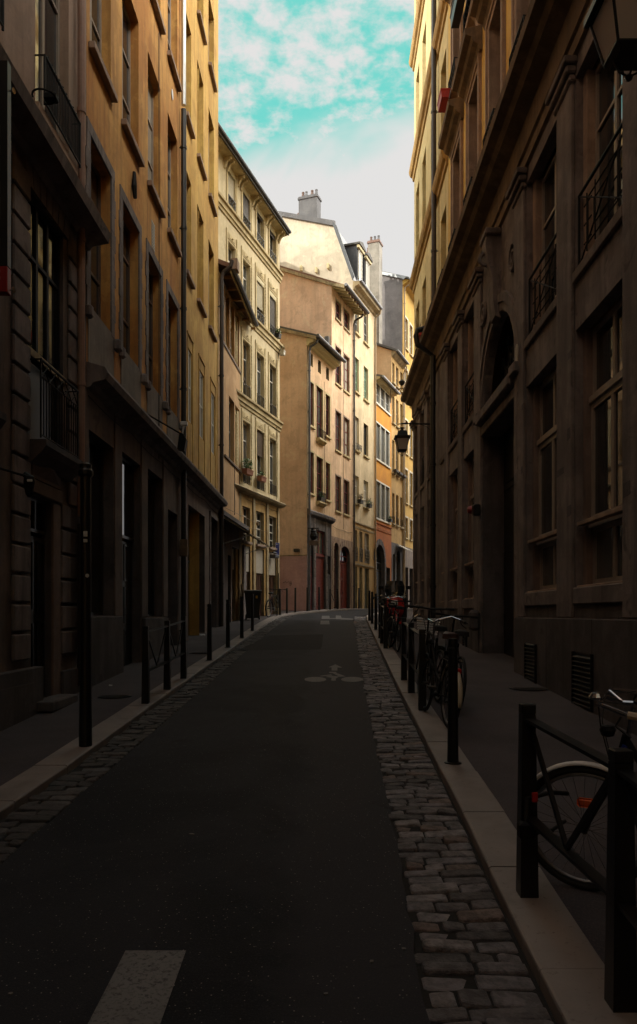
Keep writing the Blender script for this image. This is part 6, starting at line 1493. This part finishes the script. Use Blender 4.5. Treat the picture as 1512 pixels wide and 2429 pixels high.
# ================================================================== BICYCLES
def bicycle(loc, heading, label, frame='black_iron', steer=0, lean=0, bar='city', fender='black_iron', rear_fender=None, extras=(), R_=.335, seat='rubber', grip='rubber', head_blue=False, sad=.94, barz=1.04):
    rz = math.atan2(heading[1], heading[0]); z0 = pave(*loc)
    t_ = thing('bicycle', label, 'bicycle', (loc[0], loc[1], z0), rz, 'bicycles parked along the street'); t_.rotation_euler = (R(lean), 0, rz)
    sl = math.atan(.0506) * math.sin(rz); t_.rotation_euler.y = -sl
    rear, front = Vector((-.48, 0, R_)), Vector((.58, 0, R_))
    bb, seat_t, head_b, head_t = Vector((-.02, 0, .29)), Vector((-.20, 0, .80)), Vector((.43, 0, .62)), Vector((.37, 0, .84))
    rs = random.Random(3)
    def wheel(c, rot):
        mb = MB()
        for k in range(28):
            a_ = 2 * math.pi * k / 28; s_ = .025 if k % 2 else -.025; b_ = a_ + (.35 if k % 4 < 2 else -.35)
            mb.tube([(.02 * math.cos(b_), s_, .02 * math.sin(b_)), ((R_ - .04) * math.cos(a_), 0, (R_ - .04) * math.sin(a_))], .0013, 3, caps=False)
        mb.tube([(0, -.045, 0), (0, .045, 0)], .018, 10); w_ = mb.build('wheel', 'grey_iron', t_, loc=tuple(c), rot=(0, 0, rot))
        mb = MB(); mb.torus((0, 0, 0), R_ - .016, .019, 'y', 44, 8); mb.build('tyre', 'rubber', w_, smooth=True)
        mb = MB(); mb.torus((0, 0, 0), R_ - .042, .011, 'y', 44, 6); mb.build('rim', 'zinc', w_, smooth=True)
        return w_
    st = R(steer)
    def S_(p):                                       # steering turns everything ahead of the head tube
        ax = Vector((head_b.x + .02, 0, 0)); q = Vector(p) - ax; return (ax.x + q.x * math.cos(st) - q.y * math.sin(st), q.x * math.sin(st) + q.y * math.cos(st), q.z)
    wheel(rear, 0); wf = wheel(S_(front), st)
    if 'spoke_reflector' in extras: mb = MB(); mb.bbox(-.045, .045, -.03, -.018, .10, .15, .012); mb.build('reflector', 'orange_reflector', wf)
    mb = MB()
    mb.tube([bb, seat_t], .015, 8); mb.tube([head_t + Vector((.0, 0, -.03)), bb], .018, 8)
    if bar == 'mtb': mb.tube([head_t, seat_t + Vector((0.01, 0, -.04))], .016, 8)
    else: mb.tube([head_b, bb + Vector((-.06, 0, .14))], .016, 8)
    mb.tube([head_b, head_t], .021, 8)
    for s_ in (-1, 1): mb.tube([bb, rear + Vector((0, s_ * .05, 0))], .009, 6); mb.tube([seat_t + Vector((.01, 0, -.05)), rear + Vector((0, s_ * .05, 0))], .008, 6)
    mb.tube([bb + Vector((0, -.05, 0)), bb + Vector((0, .05, 0))], .024, 10); mb.build('frame', frame, t_)
    mb = MB()
    for s_ in (-1, 1): mb.tube([S_(head_b + Vector((.0, s_ * .03, -.01))), S_(Vector((.50, s_ * .048, .48))), S_(front + Vector((0, s_ * .048, 0)))], .010, 6)
    mb.tube([S_(head_b + Vector((0, -.04, -.01))), S_(head_b + Vector((0, .04, -.01)))], .014, 6); mb.build('fork', frame, t_)
    if head_blue: mb = MB(); mb.tube([head_b + Vector((0, 0, .05)), head_t + Vector((0, 0, -.05))], .0235, 10); mb.build('head_badge', 'blue_paint', t_)
    def fend(c, rr_, a0, a1, m_, steered):
        mb = MB(); n = 16; vs = []; fs = []
        for k in range(n + 1):
            a_ = a0 + (a1 - a0) * k / n
            for yy, dr in ((-.028, -.012), (-.018, .0), (0, .004), (.018, .0), (.028, -.012)):
                p = Vector((c.x + (rr_ + dr) * math.cos(a_), yy, c.z + (rr_ + dr) * math.sin(a_))); vs.append(S_(p) if steered else tuple(p))
        for k in range(n):
            for j in range(4): fs.append((k * 5 + j, k * 5 + j + 1, k * 5 + 6 + j, k * 5 + 5 + j))
        mb.add(vs, fs); o = mb.build('mudguard', m_, t_, smooth=True)
        mod = o.modifiers.new('thickness', 'SOLIDIFY'); mod.thickness = .003
    if fender: fend(front, R_ + .022, R(40), R(150), fender, True)
    if rear_fender: fend(rear, R_ + .022, R(20), R(190), rear_fender, False)
    mb = MB(); mb.tube([bb + Vector((.0, -.055, 0)), bb + Vector((.0, -.065, 0))], .085, 24)
    for s_, a_ in ((-1, -.6), (1, 2.54)):
        e_ = bb + Vector((.17 * math.cos(a_), s_ * .075, .17 * math.sin(a_))); mb.tube([bb + Vector((0, s_ * .07, 0)), e_], .009, 6); mb.box(e_.x - .04, e_.x + .04, e_.y + (s_ * .01), e_.y + s_ * .09, e_.z - .012, e_.z + .012)
    mb.tube([bb + Vector((0, -.06, .08)), rear + Vector((0, -.06, .035))], .005, 4); mb.tube([bb + Vector((0, -.06, -.08)), rear + Vector((0, -.06, -.035))], .005, 4); mb.build('crankset', 'grey_iron', t_)
    mb = MB(); top = seat_t + Vector((-.05, 0, sad - .82)); mb.tube([seat_t, top], .012, 8); mb.build('seat_post', 'chrome', t_)
    mb = MB(); n = 12; vs = []
    out_ = [(.15, .015), (.10, .03), (.02, .05), (-.05, .085), (-.10, .09), (-.13, .05)]
    ring = [(x_, y_) for x_, y_ in out_] + [(x_, -y_) for x_, y_ in reversed(out_)]
    vs = [(top.x + x_, y_, top.z - .02) for x_, y_ in ring] + [(top.x + x_ * .96, y_ * .9, top.z + .035) for x_, y_ in ring] + [(top.x + x_ * .7, y_ * .5, top.z + .05) for x_, y_ in ring]
    k = len(ring); fs = [tuple(range(k - 1, -1, -1)), tuple(range(2 * k, 3 * k))] + [(r_ * k + i, r_ * k + (i + 1) % k, r_ * k + k + (i + 1) % k, r_ * k + k + i) for r_ in (0, 1) for i in range(k)]
    mb.add(vs, fs); mb.build('saddle', seat, t_, smooth=False)
    mb = MB(); hb_ = Vector((.35, 0, barz)); mb.tube([S_(head_t), S_(hb_ + Vector((.0, 0, -.02)))], .013, 8)
    if bar == 'bull':
        pts = [(.16, -.28, barz - .02), (.34, -.29, barz), (.48, -.22, barz + .03), (.47, -.07, barz + .04), (.40, 0, barz), (.47, .07, barz + .04), (.48, .22, barz + .03), (.34, .29, barz), (.16, .28, barz - .02)]; ge = [(pts[0], pts[1]), (pts[-1], pts[-2])]
    elif bar == 'mtb':
        pts = [(.33, -.34, barz + .02), (.38, -.15, barz + .01), (.40, 0, barz), (.38, .15, barz + .01), (.33, .34, barz + .02)]; ge = [(pts[0], (.335, -.22, barz + .017)), (pts[4], (.335, .22, barz + .017))]
    else:
        pts = [(.10, -.29, barz), (.22, -.28, barz + .02), (.36, -.20, barz + .05), (.40, -.07, barz + .01), (.37, 0, barz - .02), (.40, .07, barz + .01), (.36, .20, barz + .05), (.22, .28, barz + .02), (.10, .29, barz)]; ge = [(pts[0], pts[1]), (pts[-1], pts[-2])]
    mb.tube([S_(hb_), S_(pts[len(pts) // 2])], .013, 6); mb.tube([S_(p) for p in pts], .0115, 8)
    hb = mb.build('handlebar', 'chrome' if bar != 'mtb' else 'black_iron', t_)
    for a_, b_ in ge: mb = MB(); mb.tube([S_(a_), S_(b_)], .018, 8); mb.build('grip', grip, hb)
    for s_ in (-1, 1):
        p = Vector(pts[1] if s_ < 0 else pts[-2]); mb = MB(); mb.tube([S_(p + Vector((.03, 0, -.01))), S_(p + Vector((.05, s_ * .02, -.05))), S_(p + Vector((-.02, s_ * .06, -.09)))], .006, 5); mb.build('brake_lever', 'black_iron', hb)
    mb = MB()
    for s_ in (-1, 1): mb.tube([S_((.36, s_ * .18, barz + .03)), S_((.50, s_ * .10, barz + .02)), S_((.50, s_ * .03, .88)), S_((.45, s_ * .02, .66))], .0035, 4)
    mb.build('cable', 'rubber', t_)
    if 'light' in extras: mb = MB(); c_ = S_((.47, 0, .84)); mb.lathe([(.0, -.03), (.03, -.02), (.04, .01), (.03, .03), (.0, .035)], c_, 10); mb.build('headlight', 'black_iron', t_)
    if 'bell' in extras: mb = MB(); c_ = S_((.49, .20, barz + .05)) if bar == 'bull' else S_((.36, .14, barz + .05)); mb.lathe([(.034, .0), (.036, .012), (.024, .03), (.0, .036)], c_, 12); mb.build('bell', 'chrome', t_)
    if 'rack' in extras:
        mb = MB()
        for s_ in (-1, 1): mb.tube([(-.20, s_ * .05, .72), (-.62, s_ * .06, .72), (-.64, s_ * .05, .70), (-.50, s_ * .055, R_)], .006, 5)
        for k in range(5): mb.tube([(-.24 - k * .09, -.055, .722), (-.24 - k * .09, .055, .722)], .005, 4)
        mb.build('luggage_rack', 'black_iron', t_); mb = MB(); mb.bbox(-.69, -.65, -.04, .04, .60, .66, .01); mb.build('rear_light', 'red_plastic', t_)
    if 'basket' in extras:
        mb = MB()
        for k in range(7):
            z = .80 + k * .035; w_ = .13 + k * .006; pts = [S_((.46, -w_, z)), S_((.74, -w_, z)), S_((.74, w_, z)), S_((.46, w_, z))]
            for i in range(4): mb.tube([pts[i], pts[(i + 1) % 4]], .005, 4)
        mb.build('basket', 'white_plastic', t_)
    return t_
hd = Vector((-.60, .80)).normalized(); ax = Vector((1.42, 3.97)); o_ = ax - hd * .58
bicycle((o_.x, o_.y), hd, 'black bicycle with white mudguard and cream grips leaning on the nearest barrier', lean=-4, fender='white_plastic', rear_fender='white_plastic', extras=('spoke_reflector', 'light', 'bell'), grip='cream_plastic', head_blue=True, steer=24, bar='bull', barz=.99, R_=.325)
hd = Vector((-.11, 1)); bicycle((1.33, 8.55), hd, 'black bicycle with chrome swept handlebar and cream rear mudguard beside the middle right barrier', lean=3, rear_fender='cream_plastic', extras=('rack', 'light'), barz=1.10, seat='brown_leather', sad=.98)
bicycle((1.50, 10.25), (-.06, 1), 'black bicycle with wide straight handlebar and a pale wire basket beyond the middle right barrier', lean=4, bar='mtb', fender='black_iron', extras=('basket',), barz=1.16, steer=-12)
bicycle((1.66, 16.6), (-.04, 1), 'dark bicycle with white mudguard at the far right barrier, nearer of the two there', lean=4, bar='mtb', fender='white_plastic', extras=('rack',), barz=1.05, steer=10)
bicycle((1.78, 18.6), (-.05, 1), 'dark bicycle with swept chrome bars at the far right barrier, farther of the two there', lean=-3, rear_fender='black_iron', barz=1.08, steer=-15)
bicycle((-1.80, 30.0), (.30, .95), 'dark bicycle standing by the cream house door on the far left pavement', lean=3, bar='mtb', rear_fender='black_iron', barz=1.05, steer=20)
bicycle((1.62, 9.5), (-.02, 1), 'plain black bicycle between the wall side and the two at the middle right barrier', lean=6, bar='mtb', barz=1.1, steer=18)
bicycle((1.58, 17.5), (-.02, 1), 'third dark bicycle squeezed between the other two at the far right barrier', lean=5, bar='city', barz=1.1, steer=8)
# bike lock on the near barrier
t_ = thing('bike_lock', 'thick black lock with red mark clamping the bicycle to the nearest barrier post', 'lock', (1.10, 3.80, pave(1.1, 3.8) + .36))
mb = MB(); mb.bbox(-.10, -.02, -.04, .03, -.05, .03, .01); mb.build('lock_body', 'black_iron', t_)
mb = MB(); mb.tube([(-.06, .0, .03), (-.05, .02, .14), (.10, .12, .15), (.22, .22, .12)], .012, 8); mb.tube([(-.03, .0, -.03), (.10, .10, -.04), (.2, .2, -.02)], .010, 8); mb.build('shackle', 'rubber', t_)
mb = MB(); mb.bbox(-.045, -.015, -.055, -.042, .14, .19, .004); mb.build('red_mark', 'red_plastic', t_)

# ================================================================== MOTOR SCOOTER
ysc = 21.3; xsc = (938 - CX) / F * ysc
t_ = thing('motor_scooter', 'parked red and black motor scooter with windscreen and striped leg cover on the right pavement', 'scooter', (xsc, ysc, pave(xsc, ysc)), R(-8))
# faces the viewer: local -y is ahead
mb = MB(); mb.torus((0, -.62, .25), .20, .06, 'x', 26, 8); mb.build('tyre', 'rubber', t_, smooth=True)
mb = MB(); mb.torus((0, .62, .25), .20, .065, 'x', 26, 8); mb.build('tyre', 'rubber', t_, smooth=True)
mb = MB(); mb.tube([(-.04, -.62, .25), (.04, -.62, .25)], .09, 14); mb.tube([(-.05, .62, .25), (.05, .62, .25)], .10, 14)
for s_ in (-1, 1): mb.tube([(s_ * .07, -.62, .25), (s_ * .06, -.50, .65)], .018, 8)
mb.build('fork_and_hubs', 'grey_iron', t_)
mb = MB(); mb.prism([(-.86, .34), (-.80, .50), (-.60, .56), (-.42, .50), (-.50, .47), (-.62, .50), (-.76, .44)], 'yz', -.09, .09); mb.build('front_mudguard', 'red_plastic', t_)
mb = MB()
secs = [(-.44, .42, .16), (-.52, .58, .24), (-.55, .75, .27), (-.50, .92, .24), (-.42, 1.02, .17)]
vs = []; fs = []
for y_, z_, w_ in secs:
    for k in range(7): u = -1 + k / 3; vs.append((w_ * u, y_ + .10 * u * u, z_))
n = len(vs)
vs += [(a_, b_ + .05, c_) for a_, b_, c_ in vs]
for r_ in range(4):
    for k in range(6):
        i = r_ * 7 + k; fs += [(i, i + 1, i + 8, i + 7), (n + i + 7, n + i + 8, n + i + 1, n + i)]
mb.add(vs, fs); mb.build('front_fairing', 'red_plastic', t_)
mb = MB(); mb.bbox(-.10, .10, -.60, -.52, .78, .92, .02); mb.build('headlight', 'white_plastic', t_)
mb = MB(); vs = []; fs = []                           # tall windscreen
for r_, (y_, z_, w_) in enumerate(((-.42, .98, .20), (-.38, 1.15, .27), (-.33, 1.32, .27), (-.29, 1.46, .20))):
    for k in range(7): u = -1 + k / 3; vs.append((w_ * u, y_ + .08 * u * u, z_))
n = len(vs); vs += [(a_, b_ + .006, c_) for a_, b_, c_ in vs]
for r_ in range(3):
    for k in range(6): i = r_ * 7 + k; fs += [(i, i + 1, i + 8, i + 7), (n + i + 7, n + i + 8, n + i + 1, n + i)]
mb.add(vs, fs); mb.build('windscreen', 'glass_dark', t_)
mb = MB(); mb.prism([(-.35, .45), (-.33, .95), (-.20, 1.0), (.10, .85), (.14, .60), (.0, .42)], 'yz', -.30, .33); mb.build('leg_cover', 'black_cloth', t_)
mb = MB(); mb.prism([(-.355, .60), (-.34, .96), (-.20, 1.01), (.10, .86), (.10, .84), (-.30, .9)], 'yz', .05, .20); mb.bbox(.05, .20, -.372, -.352, .55, 1.0, .004); mb.build('blue_stripe', 'stripe_blue', t_)
mb = MB(); mb.bbox(-.08, .04, -.372, -.352, .60, 1.02, .004); mb.bbox(-.1, .3, -.36, -.20, 1.012, 1.04, .01); mb.build('white_stripe', 'white_plastic', t_)
mb = MB(); mb.prism([(-.10, .30), (.80, .48), (.86, .74), (.55, .80), (.10, .78), (-.02, .60), (-.12, .34)], 'yz', -.17, .17); mb.build('rear_body', 'red_plastic', t_)
mb = MB(); mb.prism([(.08, .785), (.56, .805), (.80, .80), (.78, .88), (.40, .86), (.12, .86)], 'yz', -.15, .15); mb.build('saddle', 'rubber', t_)
mb = MB(); mb.bbox(-.22, .22, .70, 1.08, .90, 1.24, .05); mb.build('top_box', 'black_door', t_)
mb = MB(); mb.tube([(-.34, -.22, 1.05), (-.1, -.30, 1.02), (.1, -.30, 1.02), (.34, -.22, 1.05)], .014, 8)
mb.build('handlebar', 'black_iron', t_)
for s_ in (-1, 1):
    mb = MB(); mb.tube([(s_ * .26, -.25, 1.05), (s_ * .34, -.27, 1.25)], .007, 6); mb.bbox(s_ * .38 - .07, s_ * .38 + .07, -.29, -.25, 1.22, 1.32, .015); mb.build('mirror', 'black_iron', t_)
mb = MB(); mb.box(-.30, -.02, -.02, .02, .0, .0 + .24); mb.build('stand', 'black_iron', t_)
